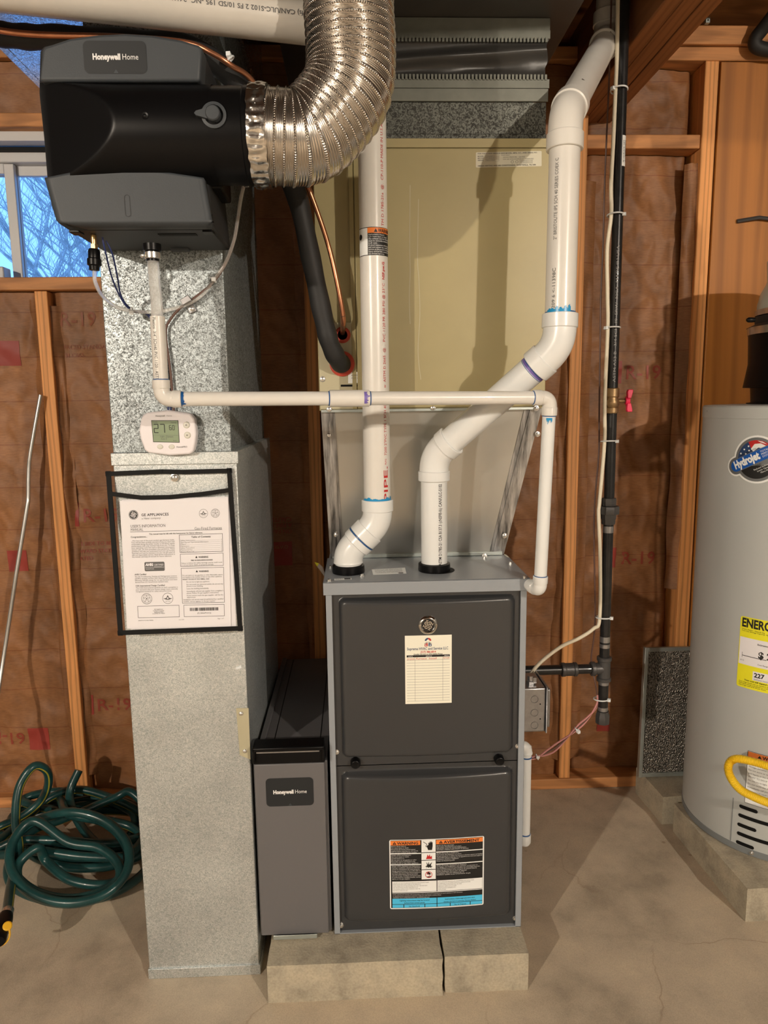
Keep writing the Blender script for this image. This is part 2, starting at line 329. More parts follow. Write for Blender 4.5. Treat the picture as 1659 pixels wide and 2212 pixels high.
# ------------------------------------------------------------------ print helpers
def glyphs(s, size, align='LEFT', bold=0, sp=1.0, shear=0, res=2):
    cu = bpy.data.curves.new('t', 'FONT'); cu.body = s; cu.size = size; cu.align_x = align; cu.resolution_u = res; cu.offset = bold*size; cu.space_character = sp; cu.shear = shear
    o = bpy.data.objects.new('t', cu); me = bpy.data.meshes.new_from_object(o)
    vs = [(q.co.x, q.co.y) for q in me.vertices]; fs = [tuple(p.vertices) for p in me.polygons]
    bpy.data.objects.remove(o); bpy.data.curves.remove(cu); bpy.data.meshes.remove(me); return vs, fs
class Print(MB):
    "flat print: fn(x, y, lift) places a drawing point on the thing's surface"
    def __init__(s, fn, step=None): super().__init__(); s.fn = fn; s.step = step; s.lay = 0
    def rect(s, x0, y0, x1, y1, m, lay=1):
        s.m(m); n = 1 if not s.step else max(1, int(abs(x1-x0)/s.step)+1); ny = 1 if not s.step else max(1, int(abs(y1-y0)/s.step)+1)
        return s.grid(n, ny, lambda u, v: s.fn(x0+(x1-x0)*u, y0+(y1-y0)*v, lay))
    def rrect(s, x0, y0, x1, y1, r, m, lay=1, k=5):
        pts = []
        for cx, cy, a in ((x1-r, y1-r, 0), (x0+r, y1-r, 90), (x0+r, y0+r, 180), (x1-r, y0+r, 270)):
            for i in range(k+1): q = math.radians(a+90*i/k); pts.append((cx+r*math.cos(q), cy+r*math.sin(q)))
        return s.poly(pts, m, lay)
    def poly(s, pts, m, lay=1):
        s.m(m); cx = sum(p[0] for p in pts)/len(pts); cy = sum(p[1] for p in pts)/len(pts); rm = max(math.hypot(p[0]-cx, p[1]-cy) for p in pts)
        if not s.step or rm < s.step: return s.add([s.fn(x, y, lay) for x, y in pts], [tuple(range(len(pts)))])
        B = []                                    # split long sides and add rings so the print follows the curved surface
        for (x0, y0), (x1, y1) in zip(pts, pts[1:]+pts[:1]):
            k = max(1, int(math.hypot(x1-x0, y1-y0)/s.step)+1); B += [(x0+(x1-x0)*i/k, y0+(y1-y0)*i/k) for i in range(k)]
        nr = int(rm/s.step)+1; n = len(B); vs = [s.fn(cx, cy, lay)]; fs = []
        for j in range(1, nr+1): vs += [s.fn(cx+(x-cx)*j/nr, cy+(y-cy)*j/nr, lay) for x, y in B]
        for i in range(n):
            w = (i+1) % n; fs.append((0, 1+i, 1+w))
            for j in range(nr-1): fs.append((1+j*n+i, 1+(j+1)*n+i, 1+(j+1)*n+w, 1+j*n+w))
        return s.add(vs, fs)
    def disc(s, x, y, r, m, lay=1, n=24, ry=None): return s.poly([(x+r*math.cos(2*PI*i/n), y+(ry or r)*math.sin(2*PI*i/n)) for i in range(n)], m, lay)
    def ring(s, x, y, r, w, m, lay=1, n=28, a0=0, a1=360):
        s.m(m); full = a1-a0 >= 360
        k = n if full else n+1; vs = []
        for i in range(k):
            a = math.radians(a0+(a1-a0)*i/n)
            for q in (r, r-w): vs.append(s.fn(x+q*math.cos(a), y+q*math.sin(a), lay))
        return s.add(vs, [(2*i, 2*((i+1) % k), 2*((i+1) % k)+1, 2*i+1) for i in range(n if full else n)])
    def frame(s, x0, y0, x1, y1, w, m, lay=2):
        s.rect(x0, y0, x1, y0+w, m, lay); s.rect(x0, y1-w, x1, y1, m, lay); s.rect(x0, y0, x0+w, y1, m, lay); return s.rect(x1-w, y0, x1, y1, m, lay)
    def stroke(s, pts, w, m, lay=2):
        s.m(m)
        for (x0, y0), (x1, y1) in zip(pts, pts[1:]):
            d = math.hypot(x1-x0, y1-y0) or 1; nx, ny = -(y1-y0)/d*w/2, (x1-x0)/d*w/2
            s.add([s.fn(x0+nx, y0+ny, lay), s.fn(x1+nx, y1+ny, lay), s.fn(x1-nx, y1-ny, lay), s.fn(x0-nx, y0-ny, lay)], [(0, 1, 2, 3)])
        return s
    def text(s, t, x, y, size, m, align='LEFT', lay=2, bold=0, sp=1.0, shear=0, w=None, rot=0):
        vs, fs = glyphs(t, size, align, bold, sp, shear)
        if not vs: return s
        if w:
            x0 = min(q[0] for q in vs); x1 = max(q[0] for q in vs); k = w/(x1-x0); vs = [(q[0]*k, q[1]) for q in vs]
        c, n_ = math.cos(rot), math.sin(rot)
        s.m(m); return s.add([s.fn(x+c*a-n_*b, y+n_*a+c*b, lay) for a, b in vs], fs)
def plane_fn(o, u, v, eps=.00025):
    o, u, v = V(o), V(u).normalized(), V(v).normalized(); n = u.cross(v)
    return lambda x, y, l=0: o + u*x + v*y + n*(eps*l)
def quad_fn(tl, tr, br, bl, w, h, eps=.00025):
    tl, tr, br, bl = map(V, (tl, tr, br, bl)); n = (tr-tl).cross(tl-bl).normalized()
    def f(x, y, l=0):
        a = x/w; b = y/h; return (bl*(1-a)+br*a)*(1-b) + (tl*(1-a)+tr*a)*b + n*(eps*l)
    return f
def cyl_fn(p, ax, r, view, eps=.00025, flip=False):
    "x runs along the axis, y round the pipe; view = direction the middle line faces"
    p, ax = V(p), V(ax).normalized(); v = V(view); e1 = (v-ax*v.dot(ax)).normalized(); e2 = e1.cross(ax)
    def f(x, y, l=0):
        a = y/r; return p + ax*x + (e1*math.cos(a)+e2*math.sin(a))*(r+eps*l)
    return f
# ================================================================== the setting
box('floor', 'floor_concrete', None, -3.2, 3.4, -4.2, 1.1, -.12, 0, kind='structure')
wb = MB('foundation')
for x0, x1, z0, z1 in ((-3.2, -1.95, 0, 2.66), (-1.95, -.74, 0, 1.70), (-1.95, -.74, 2.15, 2.66), (-.74, 3.4, 0, 2.66)): wb.box(x0, x1, .93, 1.1, z0, z1)
wb = wb.build('wall_back', kind='structure')
SF = .76
def stud(x, z0=.038, z1=2.333, w=.038, y0=SF, name='stud'):
    return box(name, 'stud_wood', wb, x-w/2, x+w/2, y0, .9, z0, z1, .0025)
for x in (-1.907, -1.50, -1.095): stud(x, z1=1.682)
for x in (-.69, -.28, .126, .55): stud(x)
stud(.94, w=.042); stud(1.35); stud(-2.3)
box('bottom_plate', 'board_wood', wb, -3.2, 3.4, SF-.004, .9, 0, .038, .003)
box('top_plate', 'board_wood', wb, -3.2, 3.4, SF-.002, .9, 2.333, 2.371, .003)
box('upper_top_plate', 'board_wood', wb, .68, 3.4, SF-.012, .9, 2.373, 2.425, .003)
box('rim_board', 'board_wood', wb, -3.2, 3.4, .86, .925, 2.427, 2.66)
box('window_sill_plate', 'board_wood', wb, -1.95, -.709, SF-.006, .92, 1.684, 1.722, .003)
box('window_header', 'board_wood', wb, -1.95, -.709, SF-.006, .92, 2.145, 2.183, .003)
box('fire_block', 'board_wood', wb, .531, .917, SF+.004, .84, 2.088, 2.128, .003)
def K(x, z, sd, x0, x1, yb=.787):
    e = min(x-x0, x1-x, .03)/.03
    n1 = noise.noise(V((x*4.5+sd*3.1, z*2.6, sd))); n2 = abs(noise.noise(V((x*11+sd, z*8.5, sd*1.7+4)))); n3 = abs(noise.noise(V((x*5-z*6, z*4+x*3, sd+9))))
    n4 = abs(noise.noise(V((x*24+z*9, z*17-x*5, sd+2.5))))
    return yb + (.010 if yb < .8 else .035)*(1-e)**2 - .011*n1 - .014*(.35-n2)*e - .013*(.3-n3)*e - .007*(.25-n4)*e
def batt(x0, x1, z0, z1, sd, yb=.787, nx=60, curl=0):
    nz = max(8, int((z1-z0)/.008))
    return MB().grid(nx, nz, lambda u, v: (x0+(x1-x0)*u, K(x0+(x1-x0)*u, z0+(z1-z0)*v, sd, x0, x1, yb) - curl*max(0, u-.8)*.4, z0+(z1-z0)*v)).build('insulation_batt', 'kraft_paper', wb, angle=60, recalc=False)
BAYS = [(-1.888, -1.519, .04, 1.682, 1), (-1.481, -1.114, .04, 1.682, 2), (-1.076, -.709, .04, 1.682, 3), (-.671, -.299, .04, 2.33, 4), (-.261, .107, .04, 2.33, 5), (.145, .531, .04, 2.33, 6), (.569, .919, .04, 2.086, 7), (.569, .919, 2.13, 2.33, 8)]
for b in BAYS: batt(*b, yb=.79 if b[4] not in (7, 8) else .825)
batt(-1.95, -1.0, 2.185, 2.33, 9); batt(-1.0, -.709, 2.185, 2.33, 10)
# kraft facing flaps stapled loosely along the studs
def flap(x, z0, z1, sd, w=.03, side=1):
    return MB().grid(5, 60, lambda u, v: (x+side*w*u, SF+.012+.02*u+.014*noise.noise(V((u*2, (z0+(z1-z0)*v)*7, sd))), z0+(z1-z0)*v)).build('facing_flap', 'kraft_paper', wb, angle=60, recalc=False)
flap(-1.114, .2, 1.66, 21, side=-1); flap(-1.076, .1, 1.64, 22); flap(-.299, .3, 2.2, 23, .036, -1); flap(.569, .1, 2.0, 24, .04); flap(.919, .7, 2.05, 25, .035, -1); flap(.531, .1, 2.0, 26, .03, -1)
# print on the paper facing
def kfn(px, py, sd, x0, x1, yb=.79, sc_=1, rot=1):
    o = at(px, py, .785)
    return lambda x, y, l=0: V((o.x+x*rot, K(o.x+x*rot, o.z+y*rot, sd, x0, x1, yb)-.0012-.0002*l, o.z+y*rot))
def kprint(px, py, bay, items, rot=1):
    b = BAYS[bay]; P = Print(kfn(px, py, b[4], b[0], b[1], .825 if b[4] == 7 else .79, rot=rot), step=.008)
    for it in items:
        if it[0] == 'sq': P.rect(*it[1:5], 'kraft_red_ink')
        else: P.text(it[1], it[2], it[3], it[4], it[5] if len(it) > 5 else 'kraft_text_ink', bold=.012)
    P.build('insulation_print', parent=wb, recalc=False)
kprint(141, 1138, 2, [('sq', 0, 0, .045, .078), ('t', 'R-19', .056, .014, .062)])
kprint(172, 1543, 2, [('sq', 0, 0, .05, .068), ('t', 'R-19', .06, .012, .06)])
kprint(104, 1572, 1, [('sq', 0, 0, .068, .078), ('t', '61-R', .08, .016, .06)], rot=-1)
kprint(20, 1235, 1, [('sq', 0, 0, .06, .07)])
kprint(20, 790, 1, [('sq', -.04, 0, .035, .075)])
kprint(112, 690, 2, [('t', 'R-19', .02, -.02, .06, 'kraft_brown_ink'), ('t', 'UNFACED STANDARD', 0, -.09, .018, 'kraft_brown_ink'), ('t', 'ASTM C665', 0, -.115, .018, 'kraft_brown_ink')])
kprint(148, 1180, 2, [('t', 'THIS SIDE TO BE', .01, 0, .017), ('t', 'TOWARD STATE', .01, -.024, .017), ('t', 'HEATED', .01, -.048, .017)])
kprint(1316, 1232, 6, [('sq', 0, 0, .034, .07), ('t', 'R-19', .05, .012, .062)])
kprint(1330, 828, 6, [('sq', 0, 0, .03, .072), ('t', 'R-19', .042, .014, .062)])
kprint(1296, 1590, 6, [('sq', 0, 0, .045, .05)])
kprint(630, 1170, 3, [('sq', 0, 0, .068, .08), ('t', 'OWENS', .012, .012, .016, 'kraft_paper')], rot=-1)
kprint(630, 1125, 3, [('t', 'CAUTION', 0, -.012, .021), ('t', 'A FIRE HAZ', 0, .008, .019), ('t', 'ON FACING', 0, .028, .019)], rot=-1)
# plywood sheet right of the last stud
box('plywood_panel', 'plywood', wb, .968, 2.2, SF+.002, .775, 0.04, 2.331, .0015)
MB().tube([at(1592, 478, .757), at(1640, 470, .75), at(1672, 474, .75)], .006, 8).build('dark_wall_bar', 'iron_grey', wb)  # thin dark bar across the plywood
# the window
wn = MB('window_white')
wx0, wx1, wz0, wz1 = -1.93, -.76, 1.70, 2.125
for a in ((wx0, wx1, .86, .93, wz1-.045, wz1), (wx0, wx1, .86, .93, wz0-.01, wz0+.012), (wx0, wx0+.04, .86, .93, wz0, wz1), (wx1-.04, wx1, .86, .93, wz0, wz1)): wn.box(*a)
wn.box(wx0, wx1, .915, .93, wz1-.07, wz1)
wn = wn.build('window_1', kind='structure', bevel=.003)
xm = at(32, 480, .885).x
def sash(x0, x1, y0, y1):
    s = MB('window_white'); t = .03
    for a in ((x0+t, x1-t, wz1-.045-t, wz1-.045), (x0+t, x1-t, wz0+.013, wz0+.02), (x0, x0+t, wz0+.013, wz1-.046), (x1-t, x1, wz0+.013, wz1-.046)): s.box(a[0], a[1], y0, y1, a[2], a[3])
    s.build('sash', parent=wn, bevel=.002); box('pane', 'window_glass', wn, x0+t, x1-t, (y0+y1)/2-.002, (y0+y1)/2+.002, wz0+.02, wz1-.045-t)
sash(wx0+.04, xm+.016, .872, .89); sash(xm-.014, wx1-.04, .894, .912)
box('window_head_strip', 'window_white', wn, -1.94, -.72, .79, .83, 2.118, 2.1445)
box('gap_shade_strip', 'black_matte', wn, -1.94, -.72, .84, .93, 2.108, 2.117)  # black strip stands in for the shade in the gap above the frame
MB().box(*(lambda a: (a.x-.05, a.x+.012, .80, .85, 1.7225, 1.762))(at(6, 590, .82))).build('window_latch', 'window_white', wn, .004)
# other walls, ceiling, beam
box('wall_left', 'room_paint', None, -3.3, -3.2, -4.2, 1.1, 0, 2.66, kind='structure')
box('wall_right', 'room_paint', None, 3.4, 3.5, -4.2, 1.1, 0, 2.66, kind='structure')
box('wall_front', 'room_paint', None, -3.2, 3.4, -4.3, -4.2, 0, 2.66, kind='structure')
ce = box('ceiling', 'joist_wood', None, -3.3, 3.5, -4.3, 1.1, 2.66, 2.70, kind='structure')
for i in range(12): y = .56-.406*i; box('joist', 'joist_wood', ce, -3.2, 3.4, y-.019, y+.019, 2.43, 2.66)
for i, (x0, x1) in enumerate(((.53, .570), (.572, .614), (.616, .657))): box('beam_ply', 'beam_wood', ce, x0, x1, -4.0, .84, 2.18+.001*(i % 2), 2.43, .002)
# ------------------------------------------------------------------ outside: bare trees
def tree(px, Y, h, sd, label, r0=.05):
    rnd = random.Random(sd); m = MB()
    b = at(px, 600, Y); b.z = .6
    def br(p, d, ln, r, dep):
        k = 4; pts = [p]; dd = d
        for i in range(k):
            dd = (dd + V((rnd.uniform(-.18, .18), rnd.uniform(-.18, .18), rnd.uniform(-.06, .12)))).normalized(); pts.append(pts[-1]+dd*ln/k)
        m.tube(pts, [r*(1-.45*i/k) for i in range(k+1)], 5 if dep > 1 else 4, cap=False)
        if dep > 0:
            for i in range(rnd.choice((3, 4, 4))):
                q = pts[rnd.choice((2, 3, 4, 4))]; a = rnd.uniform(0, 2*PI); e = V((math.cos(a), math.sin(a), rnd.uniform(.2, .9))).normalized()
                br(q, (dd*.55+e*.8).normalized(), ln*rnd.uniform(.55, .8), r*.52, dep-1)
    br(b, V((rnd.uniform(-.1, .1), 0, 1)), h*.42, r0, 5)
    return m.build('bare_tree', 'hazy_bark', label=label, cat='tree', group='bare trees outside the window', recalc=False, base=b)
tree(25, 6.0, 4.2, 11, 'bare tree outside, behind the left window sash', .045)
tree(95, 8.5, 5.4, 12, 'bare tree outside, seen through the middle of the right pane', .06)
tree(165, 7.0, 4.6, 13, 'bare tree outside, just left of the humidifier bottom corner', .05)
tree(215, 11.0, 7.0, 14, 'far bare tree outside, partly hidden behind the galvanized duct', .09)
MB().box(-30, 10, 1.3, 40, .4, .6).build('ground', 'snow_ground', kind='structure')
# ------------------------------------------------------------------ the two lamps behind the camera
def lamp(p, w, label):
    t = thing('pendant_bulb', label, 'lamp', (p.x, p.y, p.z), 'bare bulbs hanging behind the viewer')
    MB().tube([p+V((0, 0, .12)), V((p.x, p.y, 2.66))], .004, 8).build('cord', 'black_matte', t)
    MB().lathe(p+V((0, 0, .055)), (0, 0, 1), [(.018, 0), (.024, .01), (.024, .05), (.012, .07)], 16).build('socket', 'porcelain', t)
    MB().lathe(p+V((0, 0, -.05)), (0, 0, 1), [(.004, 0), (.022, .008), (.032, .03), (.03, .05), (.016, .08), (.014, .105)], 16).build('glass_bulb', 'bulb_glow', t)
    d = bpy.data.lights.new('bulb_light', 'POINT'); d.energy = w; d.color = LAMP_COL; d.shadow_soft_size = .035
    o = bpy.data.objects.new('bulb_light', d); COL.objects.link(o); o.parent = t; o.location = (0, 0, -.075)
lamp(LAMP_L, LAMP_W['L'], 'bare bulb hanging on a cord behind the viewer on the left')
lamp(LAMP_R, LAMP_W['R'], 'bare bulb hanging on a cord behind the viewer on the right')
# ================================================================== furnace
FW, FZ0, FZ1 = .2222, .0945, .9515
fu = thing('gas_furnace', 'dark grey gas furnace with two doors standing on concrete blocks', 'furnace', (0, .36, FZ0))
cb = MB('furnace_grey')
t = .0012
cb.box(-FW, -FW+.0135, 0, .006, FZ0, FZ1-.028).box(FW-.0135, FW, 0, .006, FZ0, FZ1-.028)
cb.box(-FW, -FW+t, 0, .715, FZ0, FZ1-.003).box(FW-t, FW, 0, .715, FZ0, FZ1-.003).box(-FW, FW, .712, .715, FZ0, FZ1-.003).box(-FW, FW, .0, .715, FZ0, FZ0+.002)
cb.build('cabinet', parent=fu, bevel=.0008)
CP = [V((-.172, .085, 0)), V((.026, .085, 0))]
cap = MB('furnace_grey'); cap.box(-FW-.0045, FW+.0045, -.0065, .24, FZ1-.003, FZ1); cap.box(-FW-.0045, FW+.0045, -.0065, -.004, FZ1-.029, FZ1)
cap.box(-FW-.0045, -FW-.002, -.006, .24, FZ1-.029, FZ1).box(FW+.002, FW+.0045, -.006, .24, FZ1-.029, FZ1).box(-FW, FW, .23, .715, FZ1-.003, FZ1-.0005)
cap.build('top_cap', parent=fu, bevel=.0015)
for i, c in enumerate(CP):
    MB().lathe((c.x, c.y, FZ1), (0, 0, 1), [(.0365, 0), (.0375, .003), (.0365, .017), (.0305, .019), (.0305, .001)], 40, cap=False).build('vent_collar', 'black_plastic', fu)
MB().lathe((CP[1].x+.008, CP[1].y, FZ1+.0002), (0, 0, 1), [(.001, .0), (.039, .0003), (.039, .0006), (.001, .0008)], 32).build('vent_opening', 'black_matte', fu)
# doors: pressed panels with a raised, slightly bowed face
def door_shape(x0, x1, z0, z1, px0, px1, pz0, pz1, rr, edge, hgt, bow):
    cx = (px0+px1)/2; hw = (px1-px0)/2; cz = (pz0+pz1)/2; hz = (pz1-pz0)/2
    def f(x, z):
        qx = abs(x-cx)-hw+rr; qz = abs(z-cz)-hz+rr
        d = -(math.hypot(max(qx, 0), max(qz, 0))+min(max(qx, qz), 0)-rr)
        s = max(0, min(1, d/edge)); s = math.sqrt(max(0, 1-(1-s)**2))
        return .0075 - s*(hgt + bow*(1-min(1, abs(x-cx)/hw)**2))
    return f
def door(name, x0, x1, z0, z1, fn, nx=110, nz=120):
    m = MB('furnace_dark').grid(nx, nz, lambda u, v: (x0+(x1-x0)*u, fn(x0+(x1-x0)*u, z0+(z1-z0)*v), z0+(z1-z0)*v))
    return m.build(name, parent=fu, angle=50, recalc=False)
zsp = at(925, 1652, 0).z
U = (at(734, 1400, -.01).x, at(1112, 1400, -.01).x, at(925, 1638, -.015).z, at(925, 1292, -.01).z)
Lw = (at(741, 1800, -.01).x, at(1107, 1800, -.01).x, at(925, 1990, -.01).z, at(925, 1668, -.006).z)
d1 = door_shape(0, 0, 0, 0, *U, .016, .011, .013, .010); d2 = door_shape(0, 0, 0, 0, *Lw, .016, .013, .014, .011)
door('upper_door', -FW+.0135, FW-.0135, zsp+.001, FZ1-.029, d1); door('lower_door', -FW+.0135, FW-.0135, FZ0+.004, zsp-.001, d2)
for px, py in ((768, 1650), (1079, 1643)):
    p = at(px, py, -.004)
    MB().lathe((p.x, .007, p.z), (0, -1, 0), [(.0115, 0), (.0115, .012), (.0095, .017), (.0085, .0175), (.006, .0165)], 20).build('door_knob', 'black_plastic', fu)
for px, py in ((727, 1626), (1119, 1613), (737, 2001), (1113, 1985)): p = at(px, py, .004); screw(fu, (p.x, .0075, p.z))
for px, py in ((715, 1223), (711, 1252), (782, 1241), (1103, 1214), (1133, 1245), (1047, 1202)): p = atz(px, py, FZ1+.004); screw(fu, (p.x, p.y, FZ1), (0, 0, 1), .0042)
def dfn(fn, o): return lambda x, y, l=0: V((o.x+x, fn(o.x+x, o.z+y)-.0004-.00022*l, o.z+y))
# emblem
bc = at(925, 1351, -.02); yb = d1(bc.x, bc.z); bo = V((bc.x, yb, bc.z))
eb = MB().lathe(bo, (0, -1, 0), [(.0205, -.002), (.021, .002), (.0185, .0045), (.0165, .0052), (.0155, .003), (.0145, .0024)], 40, cap=False).build('emblem', 'chrome', fu)
P = Print(plane_fn(bo+V((0, -.0022, 0)), (1, 0, 0), (0, 0, 1)))
def monogram(P, cx, cy, r, ink, lay=2):
    for a in (45, 135, 225, 315):
        q = math.radians(a); P.ring(cx+.40*r*math.cos(q), cy+.42*r*math.sin(q), .27*r, .11*r, ink, lay, 14, a-150, a+120)
        P.disc(cx+.36*r*math.cos(q), cy+.36*r*math.sin(q), .07*r, ink, lay, 8)
    for s in (1, -1): P.stroke([(cx-.30*r, cy-.24*r*s), (cx-.05*r, cy-.07*r*s), (cx+.05*r, cy+.07*r*s), (cx+.30*r, cy+.24*r*s)], .11*r, ink, lay)
    for a in (0, 90, 180, 270):
        q = math.radians(a); P.ring(cx+.78*r*math.cos(q+.12), cy+.78*r*math.sin(q+.12), .17*r, .1*r, ink, lay, 10, a+70, a+250)
P.disc(0, 0, .0152, 'black_ink', 0); monogram(P, 0, 0, .0145, 'chrome', 2); P.build('emblem_face', parent=eb, recalc=False)
# service record sticker
o = at(876, 1522, -.018); sw, sh = at(976, 1522, -.018).x-o.x, at(925, 1373, -.018).z-o.z
P = Print(dfn(d1, o), step=.012); P.rect(0, 0, sw, sh, 'sticker_cream', 0)
kx, ky = sw/1318*1.345, sh/1430          # sticker drawn in the proportions of the print
def sx(v): return (v-148)/968*sw
def sy(v): return (2040-v)/1420*sh
P.text('Supreme HVAC and Service LLC', sx(190), sy(918), .0088, 'navy_ink', w=sw*.88, bold=.01)
P.text('(517) 386-6814', sx(470), sy(978), .0062, 'red_ink', w=sw*.325, bold=.02)
P.text('Quality Service at Affordable Prices', sx(320), sy(1020), .0046, 'grey_ink', w=sw*.62, shear=.3, bold=.02)
P.rect(sx(182), sy(1066), sx(1075), sy(1024), 'black_ink', 1)
for s_, x_ in (('DATE', 262), ('SERVICE', 640), ('PRICE', 1008)): P.text(s_, sx(x_), sy(1060), .0038, 'white_ink', 'CENTER', 2)
for i in range(16): P.rect(sx(182), sy(1126+57*i+2), sx(1072), sy(1126+57*i-2), 'grey_ink', 1)
for x_ in (352, 930): P.rect(sx(x_-2), sy(1985), sx(x_+2), sy(1066), 'grey_ink', 1)
P.text('2/12/25', sx(186), sy(1118), .0056, 'red_ink', w=sw*.16, shear=.2); P.text('Furnace  Install', sx(366), sy(1114), .0060, 'red_ink', w=sw*.45, shear=.25); P.text('N.T.S.R', sx(936), sy(1110), .0054, 'red_ink', w=sw*.13, shear=.2)
# sticker emblem: gear over a house, red and blue halves
for sgn, ink, ink2 in ((-1, 'navy_ink', 'red_ink'), (1, 'red_ink', 'navy_ink')):
    a0, a1 = (90, 178) if sgn < 0 else (2, 90)
    P.ring(sx(625), sy(735), .0062, .0026, ink, 2, 12, a0, a1)
    for q in range(4):
        a = math.radians(a0+12+q*21); P.rect(sx(625)+.0066*math.cos(a)-.0009, sy(735)+.0066*math.sin(a)-.0009, sx(625)+.0066*math.cos(a)+.0009, sy(735)+.0066*math.sin(a)+.0009, ink, 2)
    P.poly([(sx(625)+sgn*q[0], sy(845)+q[1]) for q in ((.001, 0), (.0077, 0), (.0077, .0048), (.001, .0082))], ink2, 2)
    P.poly([(sx(625)+sgn*q[0], sy(845)+q[1]) for q in ((.0012, .0090), (.0079, .0056), (.0079, .0068), (.0012, .0104))], 'grey_ink', 2)
P.disc(sx(580), sy(820), .0016, 'white_ink', 3, 8); P.disc(sx(668), sy(820), .0016, 'white_ink', 3, 8)
P.build('service_sticker', parent=fu, recalc=False, label='cream service record sticker with ruled lines')
# bilingual warning label
o = at(843, 1968, -.022); lw, lh = at(1046, 1955, -.022).x-o.x, at(845, 1818, -.022).z-o.z
P = Print(dfn(d2, o), step=.014)
def lx(v): return (v-80)/1480*lw
def ly(v, x=0): return (1285-v)/1090*lh
P.rrect(0, 0, lw, lh, .004, 'label_white', 0); P.rect(lx(98), ly(1268), lx(1540), ly(205), 'black_ink', 1)
P.rect(lx(98), ly(278), lx(560), ly(212), 'orange_ink', 2); P.rect(lx(806), ly(278), lx(1538), ly(212), 'orange_ink', 2)
P.text('WARNING', lx(200), ly(268), .0094, 'black_ink', w=lx(530)-lx(200), bold=.03, lay=3); P.text('AVERTISSEMENT', lx(925), ly(268), .0094, 'black_ink', w=lx(1490)-lx(925), bold=.03, lay=3)
for x_ in (160, 880): P.poly([(lx(x_-32), ly(268)), (lx(x_+32), ly(268)), (lx(x_), ly(222))], 'black_ink', 3); P.rect(lx(x_-3), ly(258), lx(x_+3), ly(240), 'orange_ink', 4)
P.rect(lx(578), ly(820), lx(798), ly(205), 'label_white', 2)
for y_ in (400, 520, 668): P.rect(lx(578), ly(y_+5), lx(798), ly(y_-5), 'black_ink', 3)
for y_ in (410, 582): P.rect(lx(98), ly(y_+7), lx(572), ly(y_-7), 'label_white', 2)
for y_ in (400, 590): P.rect(lx(806), ly(y_+7), lx(1538), ly(y_-7), 'label_white', 2)
# pictograms: hand and spark, flame, blast, no-open-flame disc
P.poly([(lx(a), ly(b)) for a, b in ((680, 362), (742, 362), (752, 300), (750, 240), (742, 240), (738, 290), (732, 228), (722, 228), (720, 290), (712, 232), (702, 234), (702, 292), (694, 246), (684, 250), (688, 300), (664, 290), (660, 300))], 'black_ink', 3)
P.stroke([(lx(605), ly(232)), (lx(662), ly(268)), (lx(644), ly(304)), (lx(668), ly(316))], .0013, 'black_ink', 3)
P.poly([(lx(a), ly(b)) for a, b in ((646, 503), (742, 503), (738, 450), (716, 470), (704, 426), (690, 462), (672, 430), (660, 470))], 'red_ink', 3)
P.poly([(lx(a), ly(b)) for a, b in ((640, 655), (660, 625), (632, 620), (664, 600), (650, 545), (680, 590), (688, 540), (700, 592), (742, 550), (722, 605), (750, 622), (724, 628), (738, 655), (706, 628), (690, 640), (668, 626))], 'black_ink', 3)
P.ring(lx(690), ly(748), .0082, .0014, 'red_ink', 3); P.poly([(lx(a), ly(b)) for a, b in ((660, 745), (660, 715), (690, 705), (720, 725), (716, 752), (690, 742))], 'black_ink', 3); P.poly([(lx(a), ly(b)) for a, b in ((660, 795), (720, 795), (712, 775), (668, 775))], 'black_ink', 3); P.stroke([(lx(650), ly(705)), (lx(732), ly(790))], .0012, 'red_ink', 4)
def lines(P, x0, x1, y0, dy, items, ink, X=lx, Y=ly, size=.0034):
    for i, s_ in enumerate(items):
        if s_: P.text(s_, X(x0), Y(y0+dy*i), size, ink, w=min(X(x1)-X(x0), len(s_)*size*.46), lay=3)
lines(P, 106, 560, 300, 25, ['Electric Shock Hazard.', 'Can cause injury or death.', 'Disconnect all remote electric power', 'supplies before opening any unit panels.', 'Unit may have multiple power supplies.'], 'white_ink')
lines(P, 110, 560, 440, 25, ['Danger of Fire and Explosion.', 'Can cause injury or death.', 'Could result in it.', 'Do not store or use gasoline or other', 'flammable vapors and liquids in the', 'vicinity of this or any other appliance.'], 'white_ink')
lines(P, 116, 560, 612, 25, ['Danger of Fire, Explosion and Asphyxiation.', 'Improper installation, adjustment, alteration,', 'service or maintenance can cause property', 'damage, personal injury or loss of life. Refer to', 'and follow the instructions and precautions in', 'the User\'s Information Manual provided', 'with this furnace. Installation and service must', 'be performed by a qualified installer, service', 'agency or the gas supplier.'], 'white_ink')
lines(P, 812, 1530, 305, 22, ['Risque de choc electrique.', 'Peut causer des blessures ou la mort.', 'Debrancher toutes les sources d\'alimentation', 'electrique a distance avant d\'ouvrir un panneau.'], 'white_ink')
lines(P, 812, 1530, 425, 24, ['Risque d\'incendie et d\'explosion.', 'Peut causer des blessures ou la mort.', 'Ne pas entreposer ni utiliser de l\'essence ni d\'autres vapeurs ou liquides', 'inflammables dans le voisinage de cet appareil ou de tout autre appareil.', 'S\'abstenir d\'utiliser l\'appareil.', 'Risque de blessures graves.'], 'white_ink')
lines(P, 812, 1530, 618, 24, ['Risque d\'incendie, d\'explosion et d\'asphyxie.', 'Un reglage, une modification, une reparation, un entretien ou', 'une installation incorrect peut entrainer des dommages materiels,', 'suivre les instructions et les consignes de securite dans le', 'Guide d\'utilisation fourni avec cet appareil.', 'L\'installation doit etre effectuee par un', 'installateur qualifie ou par le fournisseur de gaz.'], 'white_ink')
P.rect(lx(118), ly(1015), lx(812), ly(846), 'label_white', 2); P.rect(lx(824), ly(1015), lx(1536), ly(846), 'label_white', 2)
